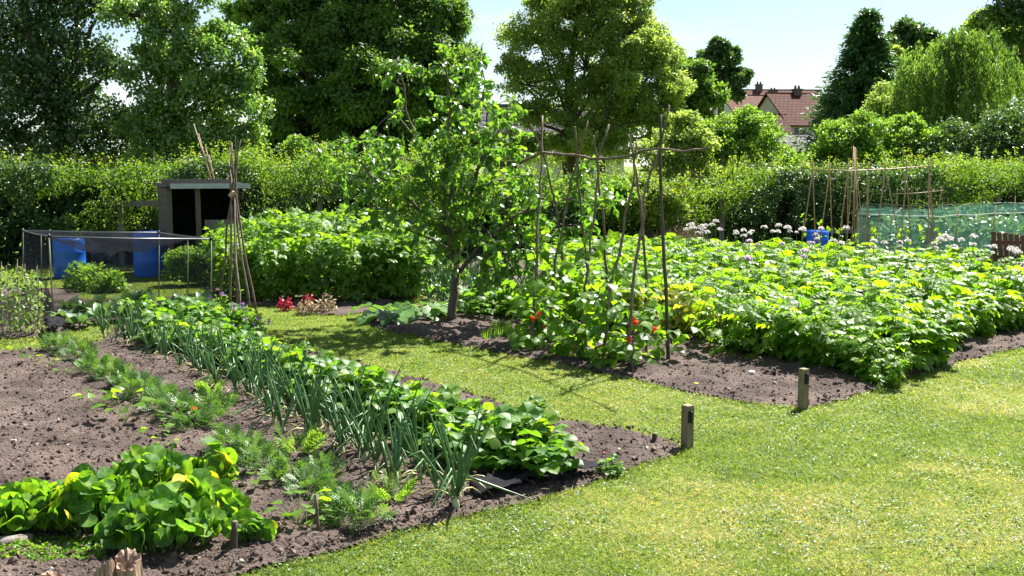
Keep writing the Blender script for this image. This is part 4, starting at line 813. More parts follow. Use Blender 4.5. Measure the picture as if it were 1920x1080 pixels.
# leeks / garlic behind fruit tree
for i in range(34):
    p = G(790+R.random()*200, 540+R.random()*45)
    place(ONM[R.integers(8)], [], 'leek_plant', 'tall pale green leek growing in the shade behind the fruit tree', 'leek', 'leeks behind the fruit tree', p, R.random()*6.283, 1.15)
# strawberries
def straw_mesh():
    b = MB(); n = 52
    a = R.random(n)*6.283; tilt = .15+1.05*R.random(n); l = .13+.14*R.random(n); D = np.stack([np.cos(a)*np.sin(tilt), np.sin(a)*np.sin(tilt), np.cos(tilt)], 1)
    for i in range(n): b.tube([(0, 0, 0), D[i]*l[i]*.6, D[i]*l[i]], .0025, 3, mat=1, cap=False)
    b.leaves(STRI, D*l[:, None]-D*.02, D*[1, 1, .2], UP+D*.4+R.normal(size=(n, 3))*.35, .085+.05*R.random(n)); return b.mesh('strawberry_foliage', ['strawberry_leaf', 'stem_green'])
STM = [straw_mesh() for i in range(6)]
s1 = along([(400, 662), (480, 698), (590, 738), (705, 776), (835, 822), (940, 868), (1015, 895)], 24, .04)
s2 = along([(300, 640), (420, 680), (520, 715), (640, 762), (760, 805), (870, 860), (960, 900)], 22, .04)
s3 = along([(260, 605), (350, 610), (430, 630)], 9, .08)
for i, p in enumerate(np.vstack([s1, s2, s3])):
    place(STM[R.integers(6)], [], 'strawberry_plant', 'low leafy strawberry plant in the strip between onions and lawn', 'strawberry plant', 'strawberry plants', (p[0], p[1], .02), R.random()*6.283, 1.05+.25*R.random())
p = G(1000, 790); place(STM[0], [], 'strawberry_plant', 'single young strawberry plant on bare soil by the lawn edge', 'strawberry plant', None, p, 1, .62)
p = G(1145, 890); place(STM[1], [], 'strawberry_plant', 'tiny strawberry seedling beside the black plastic at the bed corner', 'strawberry plant', None, p, 1, .4)
p = G(560, 668); place(STM[2], [], 'strawberry_plant', 'small strawberry runner plant on the bare strip near the twig', 'strawberry plant', None, p, 1, .6)
# marigolds
def mari_mesh():
    b = MB(); n = 84; c = rdir(n)*[.12, .12, .10]; c[:, 2] = np.abs(c[:, 2])*1.1+.03; D = c*[1, 1, .5]+R.normal(size=(n, 3))*.07+[0, 0, .05]
    b.leaves(FEAT, c*.8, D, UP+c*3+R.normal(size=(n, 3))*.3, .092+.055*R.random(n), R.random(n)*.8)
    for i in range(12): b.tube([(0, 0, 0), c[i]], .0025, 3, mat=1, cap=False)
    return b.mesh('marigold_foliage', ['marigold_leaf', 'stem_green'])
MAM = [mari_mesh() for i in range(5)]
mp_ = [(112, 665), (150, 680), (178, 708), (212, 718), (240, 735), (268, 752), (305, 775), (335, 790), (365, 812), (395, 790), (432, 855), (470, 868), (540, 915), (580, 935), (605, 905), (640, 965), (672, 992), (488, 892)]
mlab = ['farthest at the lawn edge', 'second from the far end', 'beside the first bare gap', 'just before the middle of the far clump', 'in the far clump', 'nearer side of the far clump', 'left of the lone seedlings', 'beside the orange bloom', 'carrying the single orange bloom', 'paler and feathery behind the orange bloom', 'first after the gap', 'spreading near the onions', 'in the near clump, left side', 'in the near clump, centre', 'behind the thin stick', 'right of the thin stick', 'nearest the lawn', 'low one left of the near clump']
for i, q in enumerate(mp_):
    p = G(*q); r = place(MAM[i % 5], [], 'marigold_plant', 'dark feathery marigold plant, '+mlab[i], 'marigold plant', 'row of marigolds', (p[0], p[1], .015), R.random()*6.283, (.85+.3*R.random())*(1.12 if q[1] < 800 else .95))
    if i == 8:
        b = MB(); m_ = 30; d = rdir(m_)*[1, 1, .4]; b.leaves(disc(6, .1, .1), d*.014, rdir(m_), UP+d, .022); b.build('flower', 'orange_petal', r, loc=(.02, -.05, .19)); r.rotation_euler = (0, 0, 0)
# carrots (pale feathery)
for i, (q, s_, l) in enumerate((((560, 860), 1.0, 'behind the near marigolds'), ((735, 950), .8, 'right of the short dark stump stake'), ((395, 745), .75, 'beside the far onions'), ((420, 770), .7, 'next to the trailing onion leaves'))):
    p = G(*q); b = MB(); n = 22; a = R.random(n)*6.283; D = np.stack([np.cos(a)*.8, np.sin(a)*.8, .5+.7*R.random(n)], 1); b.leaves(FEAT, D*.06, D, UP+R.normal(size=(n, 3))*.5, .14+.06*R.random(n), .3+.5*R.random(n))
    b.leaves(FEAT, D*.14, D, UP+R.normal(size=(n, 3))*.5, .1, .3+.5*R.random(n)); o_ = b.build('carrot_plant', 'shrub_leaf', loc=p); o_.scale = (s_,)*3; tag(o_, 'pale bright green feathery carrot top '+l, 'carrot plant', 'carrot tops')
# seedlings (squash / beans) between marigolds and bare soil
for i, (q, s_, l) in enumerate((((186, 770), .8, 'two-stemmed, left of the marigolds'), ((236, 795), 1., 'largest lone yellow-green one on the bare soil'), ((292, 830), .6, 'small, above the nasturtiums'), ((310, 850), .5, 'smallest, touching the nasturtiums'), ((560, 995), .8, 'left of the thin stick'), ((575, 1005), .6, 'at the foot of the thin stick'), ((470, 930), .6, 'right beside the nasturtium patch'), ((120, 712), .5, 'at the near end of the far seedling row'), ((90, 695), .5, 'second in the far seedling row'), ((60, 682), .5, 'third in the far seedling row'), ((35, 668), .5, 'farthest in the seedling row by the grass'))):
    p = G(*q); b = MB(); n = 9 if s_ > .7 else 6; a = np.arange(n)*2.4+R.random(n); D = np.stack([np.cos(a), np.sin(a), .6+.5*R.random(n)], 1)*(.10+.05*R.random(n))[:, None]; D[:, 2] += .05
    b.leaves(HEART, D, D*[1, 1, .1], UP+R.normal(size=(n, 3))*.35, .09+.04*R.random(n), .6+.35*R.random(n))
    for k_ in range(n): b.tube([(0, 0, 0), D[k_]], .003, 3, mat=1, cap=False)
    o_ = b.build('squash_seedling', ['bean_leaf', 'stem_green'], loc=(p[0], p[1], .02)); o_.scale = (s_,)*3; tag(o_, 'yellow-green broad-leaved seedling, '+l, 'seedling', 'broad-leaved seedlings')
# nasturtiums
ND = [disc(18, .10+.05*(i % 2), .07, i) for i in range(6)]
def nast(c, n, sx, sy, h, lab, grp='nasturtium plants'):
    n = int(n*1.45); p = G(*c); b = MB(); a = R.random(n)*6.283; q = np.sqrt(R.random(n)); P = np.stack([np.cos(a)*q*sx, np.sin(a)*q*sy, (.06+h*(1-.65*q*q)*(.45+.55*R.random(n)))], 1)
    for k_ in range(6):
        m_ = slice(k_, None, 6); Pk = P[m_]; kk = len(Pk); N = UP*.65+Pk*[1.6, 1.6, 0]+R.normal(size=(kk, 3))*.7+[0, -.35, 0]
        b.leaves(ND[k_], Pk, rdir(kk), N, .05+.085*R.random(kk)**1.3, np.where(R.random(kk) < .025, 1, R.random(kk)*.72))
    for k_ in range(0, n, 2): b.tube([P[k_]*[.55, .55, 0], P[k_]*[.8, .8, .6], P[k_]], .003, 4, mat=1, cap=False)
    o_ = b.build('nasturtium_plant', ['nasturtium_leaf', 'stem_green'], loc=p); tag(o_, lab, 'nasturtium', grp)
for c, n, sx, sy, h, lab in (((75, 995), 95, .28, .26, .22, 'round-leaved nasturtium at the left edge of the patch'), ((190, 995), 120, .30, .28, .29, 'round-leaved nasturtium left of centre, behind the weathered stump'), ((285, 965), 130, .28, .30, .33, 'tallest round-leaved nasturtium in the middle of the patch'), ((372, 1005), 110, .22, .26, .28, 'round-leaved nasturtium at the right end beside the dark stake'),
     ((300, 1040), 90, .30, .16, .24, 'low nasturtium in front, right of the split stump'), ((475, 1030), 22, .10, .08, .12, 'small nasturtium offshoot right of the dark stake'), ((400, 925), 36, .13, .12, .26, 'nasturtium reaching up at the back right of the patch'), ((10, 1010), 40, .2, .15, .15, 'low nasturtium cut off by the left frame edge')): nast(c, n, sx, sy, h, lab)
# weeds lower left
b = MB(); n = 1500; pp = [G(-10+R.random()*210, 1018+R.random()*50) for i in range(n)]; pp = np.array(pp); pp[:, 2] = soilz(pp[:, 0], pp[:, 1])+R.random(n)*.02
b.leaves(disc(6, .1, .05), pp, rdir(n), UP+R.normal(size=(n, 3))*.5, .010+.012*R.random(n), R.random(n))
tag(b.build('weeds', 'bean_leaf'), 'mat of tiny yellow-green weeds on the mound at the lower left', 'weeds', kind='stuff')
# ---------------------------------------------------------------- raspberry bushes
def rasp_mesh():
    b = MB(); 
    for i in range(9):
        a = R.random()*6.283; t_ = np.array([math.cos(a)*.25*R.random(), math.sin(a)*.25*R.random(), 1.05+.3*R.random()]); o_ = t_*[.4, .4, 0]; b.tube([o_, (o_+t_)/2, t_], [.008, .006, .003], 4, mat=1, cap=False)
    n = 420; d = rdir(n); d[:, 2] = np.abs(d[:, 2])*1.; q = .5+.5*R.random(n)**.6; P = d*q[:, None]*[.5, .5, .65]+[0, 0, .62]; P[: n//3, 2] = R.random(n//3)*.8+.12
    b.leaves(TRI, P, d*[1, 1, 0]+R.normal(size=(n, 3))*.5-UP*.25, d*.6+UP*.7+R.normal(size=(n, 3))*.35, .15+.09*R.random(n)); return b.mesh('raspberry_foliage', ['raspberry_leaf', 'stem_green'])
RM = [rasp_mesh() for i in range(5)]; k_ = 0
for y0, xs, s_ in ((566, (460, 525, 590, 655, 715, 750), .88), (548, (445, 505, 565, 620, 675, 735, 780), .98), (532, (430, 490, 550, 610, 660, 720, 770), 1.0), (520, (415, 470, 530, 590, 650), 1.0)):
    for x in xs:
        p = G(x+R.normal()*6, y0+R.normal()*3); pos = 'front' if y0 == 566 else 'rear'
        lab = {566: 'bushy raspberry plant in the front row facing the lawn', 548: 'bushy raspberry plant in the second row of the thicket', 532: 'bushy raspberry plant deep inside the thicket', 520: 'bushy raspberry plant at the back by the hedge'}[y0]
        place(RM[k_ % 5], [], 'raspberry_bush', lab, 'raspberry bush', 'raspberry bushes', p, R.random()*6.283, s_*(.93+.14*R.random())*float(np.interp(x, [400, 500, 700, 790], [.74, .95, 1.0, .85]))); k_ += 1
# rhubarb
def rhub(c, n, s_, lab):
    p = G(*c); b = MB(); BL = leaf(8, .95, .2, .35, .3, .05)
    bv = BL[0].copy(); bv[:, 2] += .05*np.sin(bv[:, 0]*14)*np.sign(bv[:, 1]); BL = (bv, BL[1], BL[2]); st = MB()
    for i in range(n):
        a = i/n*6.283+R.random()*.5; l = (.12+.22*R.random())*s_; D = np.array([math.cos(a)*1.3, math.sin(a), .55]); e = D*l; st.tube([(0, 0, 0), e*.6+[0, 0, .02], e], .011, 5)
        b.leaves(BL, [e], [D*[1, 1, -.1]], [UP+D*.15], [(.30+.14*R.random())*s_])
    root = thing('rhubarb_plant', lab, 'rhubarb', p); b.build('foliage', 'rhubarb_leaf', root); st.build('stalks', 'strawberry_red' if 0 else 'stem_green', root)
rhub((748, 602), 18, 1.0, 'big-leaved rhubarb sprawling at the left end of the bed by the fruit tree'); rhub((800, 590), 14, .8, 'second rhubarb close behind, left of the fruit tree trunk')
# low dark plants under tree right of trunk
for i, (x, y) in enumerate(((880, 595), (910, 590), (940, 595), (965, 590), (900, 580), (985, 600))):
    place(STM[i % 6], [], 'ground_plant', 'low shaded leafy plant just right of the fruit tree trunk', 'plant', 'low plants right of the tree trunk', G(x, y), R.random()*6, 1.35)
for i in range(14):
    p = G(895+R.random()*95, 618+R.random()*28); b = MB(); n = 26; a = R.random(n)*6.283; b.leaves(leaf(3, .035, 0, .15), np.stack([np.cos(a), np.sin(a), 0*a], 1)*.015, np.stack([np.cos(a)*.3, np.sin(a)*.3, 1+0*a], 1), rdir(n), .13+.06*R.random(n))
    tag(b.build('grass_seedling', 'bean_leaf', loc=p), 'thin grassy onion seedling tuft on dark soil between tree and beans', 'seedling', 'grassy seedling tufts')
# crimson plants
def clump(c, n, r, h, m, tpl, ls, name, lab, cat, flat=.6, mats=None, sc=1):
    p = G(*c); b = MB(); d = rdir(n); d[:, 2] = np.abs(d[:, 2]); q = .35+.65*R.random(n); P = d*q[:, None]*[r, r, h]+[0, 0, .02]; d = d+0.
    b.leaves(tpl, P, d+R.normal(size=(n, 3))*.5, UP*flat+d+R.normal(size=(n, 3))*.3, ls*(.7+.6*R.random(n)))
    for i in range(8): b.tube([(0, 0, 0), P[i]], .003, 3, mat=1, cap=False)
    return tag(b.build(name, [m, 'stem_green'], loc=p), lab, cat)
clump((536, 583), 160, .11, .15, 'crimson_leaf', LF3, .05, 'red_flowering_plant', 'dark crimson flowering clump at the left in front of the raspberries', 'flower')
clump((578, 580), 150, .12, .19, 'crimson_leaf', LF3, .045, 'red_flowering_plant', 'second crimson clump behind the grey-leaved plant', 'flower')
clump((575, 590), 220, .16, .18, 'dry_leaf', LF3, .05, 'herb_clump', 'faded pinkish-grey herb clump beside the crimson flowers', 'plant')
clump((612, 588), 200, .15, .24, 'dry_leaf', LF3, .045, 'herb_clump', 'dry brownish herb clump right of the crimson flowers', 'plant')
# sweet peas at wigwam foot
for i, (c, lab) in enumerate((((475, 640), 'dark sweet pea bush at the right foot of the stick wigwam'), ((445, 628), 'sweet pea bush at the front foot of the stick wigwam'), ((415, 606), 'sweet pea bush at the left foot of the stick wigwam'))):
    o_ = clump(c, 420, .17, .36, 'strawberry_leaf', LF3, .05, 'sweet_pea', lab, 'sweet pea')
    for q in range(5): b = MB(); bflower(b, np.array([R.normal()*.1, -.14+R.normal()*.03, .2+.2*R.random()]), .028); b.build('flower', 'violet_petal', o_)
# brassicas & leafy things inside / near the cage
BRL = leaf(6, .6, .25, .3, .5, .05); k_ = 0
def brass(c, s_, lab, grp=None, name='cabbage_plant', m='brassica_leaf'):
    p = G(*c); b = MB(); n = 14; a = np.arange(n)*2.4; ti = .3+.9*np.arange(n)/n; D = np.stack([np.cos(a)*np.sin(ti), np.sin(a)*np.sin(ti), np.cos(ti)], 1)
    b.leaves(BRL, D*.05+[0, 0, .04], D, UP*.6-D*.3+R.normal(size=(n, 3))*.2, (.2+.1*R.random(n))*s_); b.tube([(0, 0, 0), (0, 0, .1)], .012, 6)
    tag(b.build(name, m, loc=p), lab, 'cabbage', grp)
for i, (x, y) in enumerate(((130, 590), (160, 597), (185, 584), (215, 592), (240, 580), (120, 612), (150, 618), (190, 608), (270, 572), (340, 588), (365, 596), (330, 600), (300, 604), (275, 612), (235, 606), (380, 582))):
    brass((x, y), .6+.25*R.random(), 'grey-green young cabbage plant under or beside the black net cage', 'young cabbages by the net cage')
for c, lab, r, h in (((175, 545), 'tall leafy plant inside the net cage before the left barrel', .33, .45), ((150, 540), 'leafy green plant under the bright blue barrel', .26, .40), ((210, 548), 'low leafy plant right of the bright blue barrel', .24, .32)):
    clump(c, 500, r, h, 'shrub_leaf', LF3, .08, 'leafy_plant', lab, 'plant')
tree('box_shrub', 'upright narrow-leaved shrub right of the darker blue barrel', G(352, 535)[1], [(352, 535), (352, 480)], [(352, 490, 32, 0), (345, 515, 30, 0), (370, 480, 25, 0), (375, 510, 28, 0), (335, 495, 22, 0)], 14, 5500, .05, 'shrub_leaf', tr=.03, jitter=1)
# membrane under cage, and by strawberry corner
def sheet(name, pts, lab, m='membrane', amp=.03, z=.03):
    P = [G(*q)[:2] for q in pts]; P = np.array(P); x0, y0 = P.min(0); x1, y1 = P.max(0); st = .035; xs = np.arange(x0, x1+st, st); ys = np.arange(y0, y1+st, st); X, Y = np.meshgrid(xs, ys)
    idx = np.arange(X.size).reshape(X.shape)[:-1, :-1]; kp = inpoly(X[:-1, :-1]+st/2, Y[:-1, :-1]+st/2, [tuple(q) for q in P]); a_ = idx[kp]; nx = len(xs)
    T = np.vstack([np.stack([a_, a_+1, a_+1+nx], 1), np.stack([a_, a_+1+nx, a_+nx], 1)]); us, inv = np.unique(T, return_inverse=True)
    Z = z+soilz(X, Y)*.7+amp*vnoise(X*9, Y*5, 77)+amp*.6*vnoise(X*21, Y*14, 78); b = MB(); b.add(np.stack([X.ravel(), Y.ravel(), Z.ravel()], 1)[us], inv.reshape(-1, 3)); o_ = b.build(name, m)
    md = o_.modifiers.new('thick', 'SOLIDIFY'); md.thickness = .003; tag(o_, lab, 'sheet'); return o_
sheet('weed_membrane', [(225, 580), (330, 572), (350, 590), (240, 602)], 'black weed membrane spread on the bed under the net cage', z=.05)
sheet('weed_membrane', [(880, 930), (960, 905), (1060, 880), (1130, 892), (1060, 915), (960, 935), (900, 948)], 'crumpled black plastic sheet under the near end of the strawberries', amp=.05)
sheet('weed_membrane', [(85, 625), (118, 612), (122, 632), (92, 640)], 'small dark bunched plastic at the left corner of the net cage', amp=.12)
# pea sticks patch left edge
for i in range(11):
    x = -25+i*10+R.random()*6; y = 628+R.normal()*8; p = G(x, y); root = thing('pea_plant', 'sparse pea plant on a thin stick in the left-edge pea row', 'pea plant', p, 'pea plants at the left edge'); b = MB(); n = 80; h = .75*R.random(n)
    b.leaves(LF3, np.stack([R.normal(size=n)*.06, R.normal(size=n)*.06, h+.03], 1), rdir(n), rdir(n)+UP*.4, .04+.03*R.random(n)); b.build('foliage', 'pea_leaf', root); b = MB(); wobtube(b, [(0, 0, 0), (R.normal()*.05, R.normal()*.05, .85)], .006, .004, 5, 3, .006); b.build('stick', 'hazel_pole', root)
# ---------------------------------------------------------------- stakes, posts, stumps, edging
def signpost(c, h, rot, lab):
    p = G(*c); root = thing('marker_post', lab, 'post', p); root.rotation_euler = (0, 0, rot); b = MB(); w = .062
    b.box((0, 0, h/2-.03), (w, w, h+.06)); V = [(i*w/2*q, j*w/2*q, z) for z, q in ((h, 1.), (h+.004, .94)) for i, j in ((-1, -1), (1, -1), (1, 1), (-1, 1))]
    b.add(V, [(4, 5, 6), (4, 6, 7), (0, 1, 5), (0, 5, 4), (1, 2, 6), (1, 6, 5), (2, 3, 7), (2, 7, 6), (3, 0, 4), (3, 4, 7)]); b.build('post', 'post_wood', root, False)
    b = MB(); b.box((w/2+.004, -.002, h-.075), (.008, .05, .085)); pl = b.build('plate', 'black_plastic', root, False)
    b = MB()
    for z in (-.03, 0, .03): b.tube([(w/2+.008, -.002, h-.075+z), (w/2+.02, -.002, h-.075+z)], [.013, .011], 10)
    b.build('fitting', 'black_plastic', pl)
signpost((1288, 841), .31, -.95, 'square wooden marker post with black fitting at the near bed corner'); signpost((1505, 767), .335, -1.0, 'square wooden marker post with black fitting at the tip of the potato bed')
def stake(c, top, r, lab, m='dark_pole', name='wooden_stake', lean=0):
    p = G(*c); zt = Wp(c[0], top, p[1])[2]; b = MB(); P = np.array([(0, 0, -.03), (lean*.3, 0, zt*.35), (lean*.7, .003, zt*.7), (lean, 0, zt)]); b.tube(P, [r*1.05, r, r*.97, r*.93], 10, wob=.07); b.tube([P[-1], P[-1]+[0, 0, .003]], [r*.8, r*.75], 8, mat=1)
    tag(b.build(name, [m, 'hazel_pole'], loc=p), lab, 'stake')
stake((1225, 840), 813, .018, 'short dark stump stake left of the near marker post', lean=.01)
stake((598, 1014), 928, .0095, 'thin upright reddish stick standing among the marigolds', 'hazel_pole', lean=-.012)
stake((764, 985), 958, .013, 'very short dark stake on bare soil near the lawn edge')
stake((437, 1052), 978, .018, 'dark round stake at the right end of the nasturtiums', 'dark_pole', lean=.015)
stake((484, 1060), 1048, .014, 'tiny dark stub stake by the lawn at the bottom edge')
# twig lying
p = G(590, 672); b = MB(); wobtube(b, [(-.12, .05, .10), (0, 0, .06), (.08, -.05, .03)], .008, .006, 6); tag(b.build('twig', 'hazel_pole', loc=p), 'bare dark twig lying on the strip beside the lawn path', 'twig')
# split stump
def stump(c, top, r, lab, n=16, seed=1, jag=.05):
    p = G(*c); zt = Wp(c[0], top, p[1])[2]; rr = np.random.default_rng(seed); b = MB(); V = []; T = []; ring = 6
    ta = np.arange(n)/n*6.283; prof = 1+.12*np.sin(2*ta+seed)+.10*np.sin(5*ta+seed*2)+.05*rr.normal(size=n); tp = zt*(1-.14-.12*np.sin(ta+seed)-.10*rr.random(n))
    for i in range(ring):
        for j in range(n): a = j/n*6.283; q = i/(ring-1); V.append((r*prof[j]*(1.15-.2*q)*math.cos(a), r*prof[j]*(1.15-.2*q)*math.sin(a), -.05+(tp[j]+.05)*q))
    for j in range(n): a = j/n*6.283; V.append((r*prof[j]*.55*math.cos(a), r*prof[j]*.55*math.sin(a), tp[j]-jag*rr.random()))
    V.append((0, 0, zt*.6))
    for i in range(ring):
        for j in range(n): a_, c_ = i*n+j, i*n+(j+1) % n; T += [(a_, c_, c_+n), (a_, c_+n, a_+n)]
    for j in range(n): T.append((ring*n+j, ring*n+(j+1) % n, (ring+1)*n))
    b.add(V, T); tag(b.build('log_stump', 'split_wood', loc=p, smooth=False), lab, 'log')
stump((243, 1125), 1030, .060, 'upright split log end with frayed pale top, right of the pair', seed=3, n=26, jag=.03)
stump((198, 1135), 1042, .045, 'shorter pale split log end, left of the pair', seed=5, n=22, jag=.03)
stump((110, 1130), 1072, .06, 'dark rotted log end at the bottom left', seed=8, n=22, jag=.06)
b = MB(); A, B_ = G(-80, 1050), G(62, 1028); b.tube([A+[0, 0, .05], (A+B_)/2+[0, 0, .055], B_+[0, 0, .05]], [.032, .034, .028], 9, wob=.08); tag(b.build('edging_log', 'grey_wood'), 'weathered grey log lying at the left frame edge', 'log')
# fallen bits
p = G(1132, 862); b = MB(); V = ico*.011*[1, 1.3, 1]; b.add(V, icoT); tag(b.build('strawberry', 'strawberry_red', loc=(p[0], p[1], soilz(p[0], p[1])+.01)), 'single red strawberry lying on the bare soil', 'strawberry')
p = G(1407, 712); b = MB(); b.add(ico*[.04, .03, .02]*(1+.15*R.normal(size=(12, 1))), icoT); tag(b.build('pale_stone', 'white_petal', loc=(p[0], p[1], soilz(p[0], p[1])+.012), smooth=False), 'pale whitish stone on the bare soil in front of the potatoes', 'stone')
b = MB(); b.leaves(LF4, [(0, 0, 0)], [(1, .2, 0)], [UP], [.09], [1]); p = G(1300, 728); tag(b.build('fallen_leaf', 'yellow_petal', loc=(p[0], p[1], soilz(p[0], p[1])+.015)), 'yellow fallen leaf on bare soil near the lawn edge', 'leaf')
b = MB(); b.leaves(LF4, [(0, 0, 0)], [(1, .6, .5)], [UP], [.11], [.8]); p = G(335, 1072); tag(b.build('dead_leaf', 'dry_leaf', loc=(p[0], p[1], .03)), 'curled tan dead leaf below the nasturtiums at the bottom edge', 'leaf')
# compost edging boards and golden shrub
b = MB(); p = hfront(1278, 1.9); b.box((0, 0, .30), (1.4, .05, .24), .1); b.box((0, .01, .10), (1.4, .05, .19), .1); tag(b.build('edging_board', 'grey_wood', loc=(*p, .0), smooth=False), 'grey plank edging in front of the golden shrub and dry grass', 'board')
b = MB(); p = hfront(1160, 2.1); b.box((0, 0, .25), (1.7, .05, .28), .08); tag(b.build('edging_board', 'roof_felt', loc=(*p, .1), smooth=False), 'dark plank edging seen between the bean poles', 'board')
p = hfront(1275, 1.6); b = MB(); n = 900; a = R.random(n)*6.283; q = np.sqrt(R.random(n)); b.leaves(leaf(2, .04, 0, .3), np.stack([q*np.cos(a)*.6, q*np.sin(a)*.3, .3+.25*(1-q)], 1), rdir(n)+UP*.6, rdir(n), .2+.15*R.random(n)); tag(b.build('dry_grass', 'dry_leaf', loc=(*p, 0)), 'heap of dry straw-coloured grass behind the plank edging', 'dry grass')
for px, r, lab in ((1215, 60, 'golden yellow-green shrub in front of the hedge behind the bean frame'), (1120, 45, 'greener shrub beside the golden one, behind the bean poles')):
    p = hfront(px, 1.5); tree('golden_shrub', lab, p[1], [(px, 440), (px, 400)], [(px, 385, r, 0), (px+35, 365, r*.6, 0), (px-30, 375, r*.6, 0), (px+45, 405, r*.5, 0)], 14, 9000, .075, 'gold_leaf' if px > 1200 else 'shrub_leaf', tr=.05, jitter=1)
# ---------------------------------------------------------------- cane rows at the back right
def canerow(lab, pairs, rail, Yb, r=.012):
    """pairs: (foot px of front cane, foot px of rear cane, apex px, apex py)"""
    off = np.array([Wp(pairs[0][0], 400, Yb)[0], Yb, 0]); root = thing('cane_row', lab, 'plant support', off)
    for f, g, ax, ay in pairs:
        for foot, dy, ext in ((f, -.35, .2), (g, .35, .2)):
            a = Wp(foot, 400, Yb+dy); a[2] = 0; t_ = Wp(ax, ay, Yb); e = t_+(t_-a)*.07; b = MB(); b.tube(np.array([a, t_, e])-off, [r, r*.9, r*.7], 5); b.build('cane', 'bamboo', root)
    b = MB(); b.tube(np.array([Wp(x, y, Yb) for x, y in rail])-off, r*.9, 5); b.build('rail', 'bamboo', root)
canerow('long double row of bamboo canes with a top rail behind the potato flowers', [(1500, 1534, 1524, 318), (1534, 1565, 1556, 319), (1570, 1592, 1590, 319), (1625, 1632, 1628, 318), (1640, 1700, 1660, 316), (1690, 1715, 1700, 314), (1745, 1760, 1742, 312)], [(1520, 318), (1600, 320), (1680, 316), (1745, 311)], 20.6, .013)
canerow('shorter row of bamboo canes inside the green netting', [(1675, 1690, 1682, 362), (1712, 1728, 1720, 362), (1738, 1752, 1745, 360), (1756, 1790, 1764, 358)], [(1672, 364), (1720, 362), (1768, 357)], 23.0, .008)
root = thing('cane_wigwam', 'tight wigwam of bamboo canes tied at the top, rising above the cane row', 'plant support', Wp(1605, 400, 19.6)*[1, 1, 0]); off = np.array(root.location)
for foot, dy, tip in ((1588, -.2, 1601), (1600, .3, 1604), (1622, -.3, 1600), (1612, .2, 1606), (1630, .1, 1602), (1607, -.4, 1603)):
    a = Wp(foot, 400, 19.6+dy); a[2] = 0; b = MB(); b.tube(np.array([a, Wp(tip, 272+R.random()*12, 19.6)])-off, [.01, .007], 5); b.build('cane', 'bamboo', root)
# climbing sparse beans on canes
for i, (px, h) in enumerate(((1505, 1.0), (1535, .9), (1560, .8), (1578, 1.0), (1600, .6), (1640, .7), (1688, .8), (1700, .9), (1730, .8), (1760, .7))):
    p = Wp(px, 400, 20.5); p[2] = 0; b = MB(); n = 16; z = h*R.random(n); b.leaves(HEART, np.stack([R.normal(size=n)*.04, R.normal(size=n)*.04, z+.1], 1), rdir(n), rdir(n)+UP*.5, .09, .8+.2*R.random(n)); b.tube([(0, 0, 0), (.02, 0, h)], .004, 3, mat=1)
    tag(b.build('bean_seedling', ['bean_leaf', 'stem_green'], loc=p), 'thin pale young bean climbing the bamboo cane row', 'bean plant', 'young beans on the cane row')
# green cage
def gcage():
    Yf, Yb = 20.9, 24.3; xl = Wp(1602, 400, Yf+.2)[0]; xr = Wp(2050, 400, Yf)[0]; root = thing('green_net_cage', 'long green netting cage on canes covering crops at the right', 'net cage', (xl, Yf, 0)); off = np.array([xl, Yf, 0])
    def top(f, g): # heights along the length
        yf = np.interp(f, [0, .3, .7, 1], [402, 408, 400, 406]); return Wp(1700, yf, Yf)[2]-.03*math.sin(f*40)*.4-.07*abs(math.sin(g*6.28))*.5+g*.10
    n, k_ = 40, 8; V = []; T = []
    for i in range(n+1):
        for j in range(k_+1):
            f, g = i/n, j/k_; V.append((xl+(xr-xl)*f-off[0]+1.25*g, (Yb-Yf)*g, top(f, g)+.012*R.normal()))
    for i in range(n):
        for j in range(k_): a_ = i*(k_+1)+j; T += [(a_, a_+1, a_+k_+2), (a_, a_+k_+2, a_+k_+1)]
    b = MB(); b.add(V, T); V = []; T = []
    for i in range(n+1):
        for j in range(6): f, q = i/n, j/5; V.append(((xr-xl)*f, -.02-.04*math.sin(i*1.7)*q, top(f, 0)*(1-q)+.02))
    for i in range(n):
        for j in range(5): a_ = i*6+j; T += [(a_, a_+1, a_+7), (a_, a_+7, a_+6)]
    b.add(V, T); V = []; T = []
    for i in range(13):
        for j in range(6): f, q = i/12, j/5; V.append((-.02+1.25*f-.05*math.sin(i*1.4)*q, (Yb-Yf)*f, top(0, f)*(1-q)+.02))
    for i in range(12):
        for j in range(5): a_ = i*6+j; T += [(a_, a_+1, a_+7), (a_, a_+7, a_+6)]
    b.add(V, T); V2 = []; T = []
    b.build('netting', 'green_net', root)
    for f in (0, .14, .3, .42, .58, .75, .9):
        for g in (0, 1): 
            b = MB(); h = top(f, g)+.18*(f > .2); b.tube([((xr-xl)*f+1.25*g, (Yb-Yf)*g, 0), ((xr-xl)*f+.02+1.25*g, (Yb-Yf)*g, h)], .011, 5); b.build('cane', 'bamboo', root)
    for g in (0, 1):
        b = MB(); b.tube([((xr-xl)*f+1.25*g, (Yb-Yf)*g, top(f, g)+.015) for f in np.linspace(0, 1, 15)], .011, 5); b.build('rail', 'cane_green', root)
    for i in range(24):
        x = off[0]+1.6+R.random()*(xr-xl-1.8) if i > 3 else off[0]+.6+R.random(); y = Yf+.6+R.random()*2.2; b = MB(); n = 110; h = .85*R.random(n)
        b.leaves(BRL, np.stack([R.normal(size=n)*.14, R.normal(size=n)*.14, h+.05], 1), rdir(n)+UP*.3, rdir(n)+UP*.7, .1+.07*R.random(n)); b.tube([(0, 0, 0), (0, 0, .85)], .012, 5, mat=1)
        tag(b.build('sprout_plant', ['brassica_leaf', 'stem_green'], loc=(x, y, 0)), 'tall grey-green brassica under the green netting', 'brassica', 'brassicas under the green netting')
gcage()
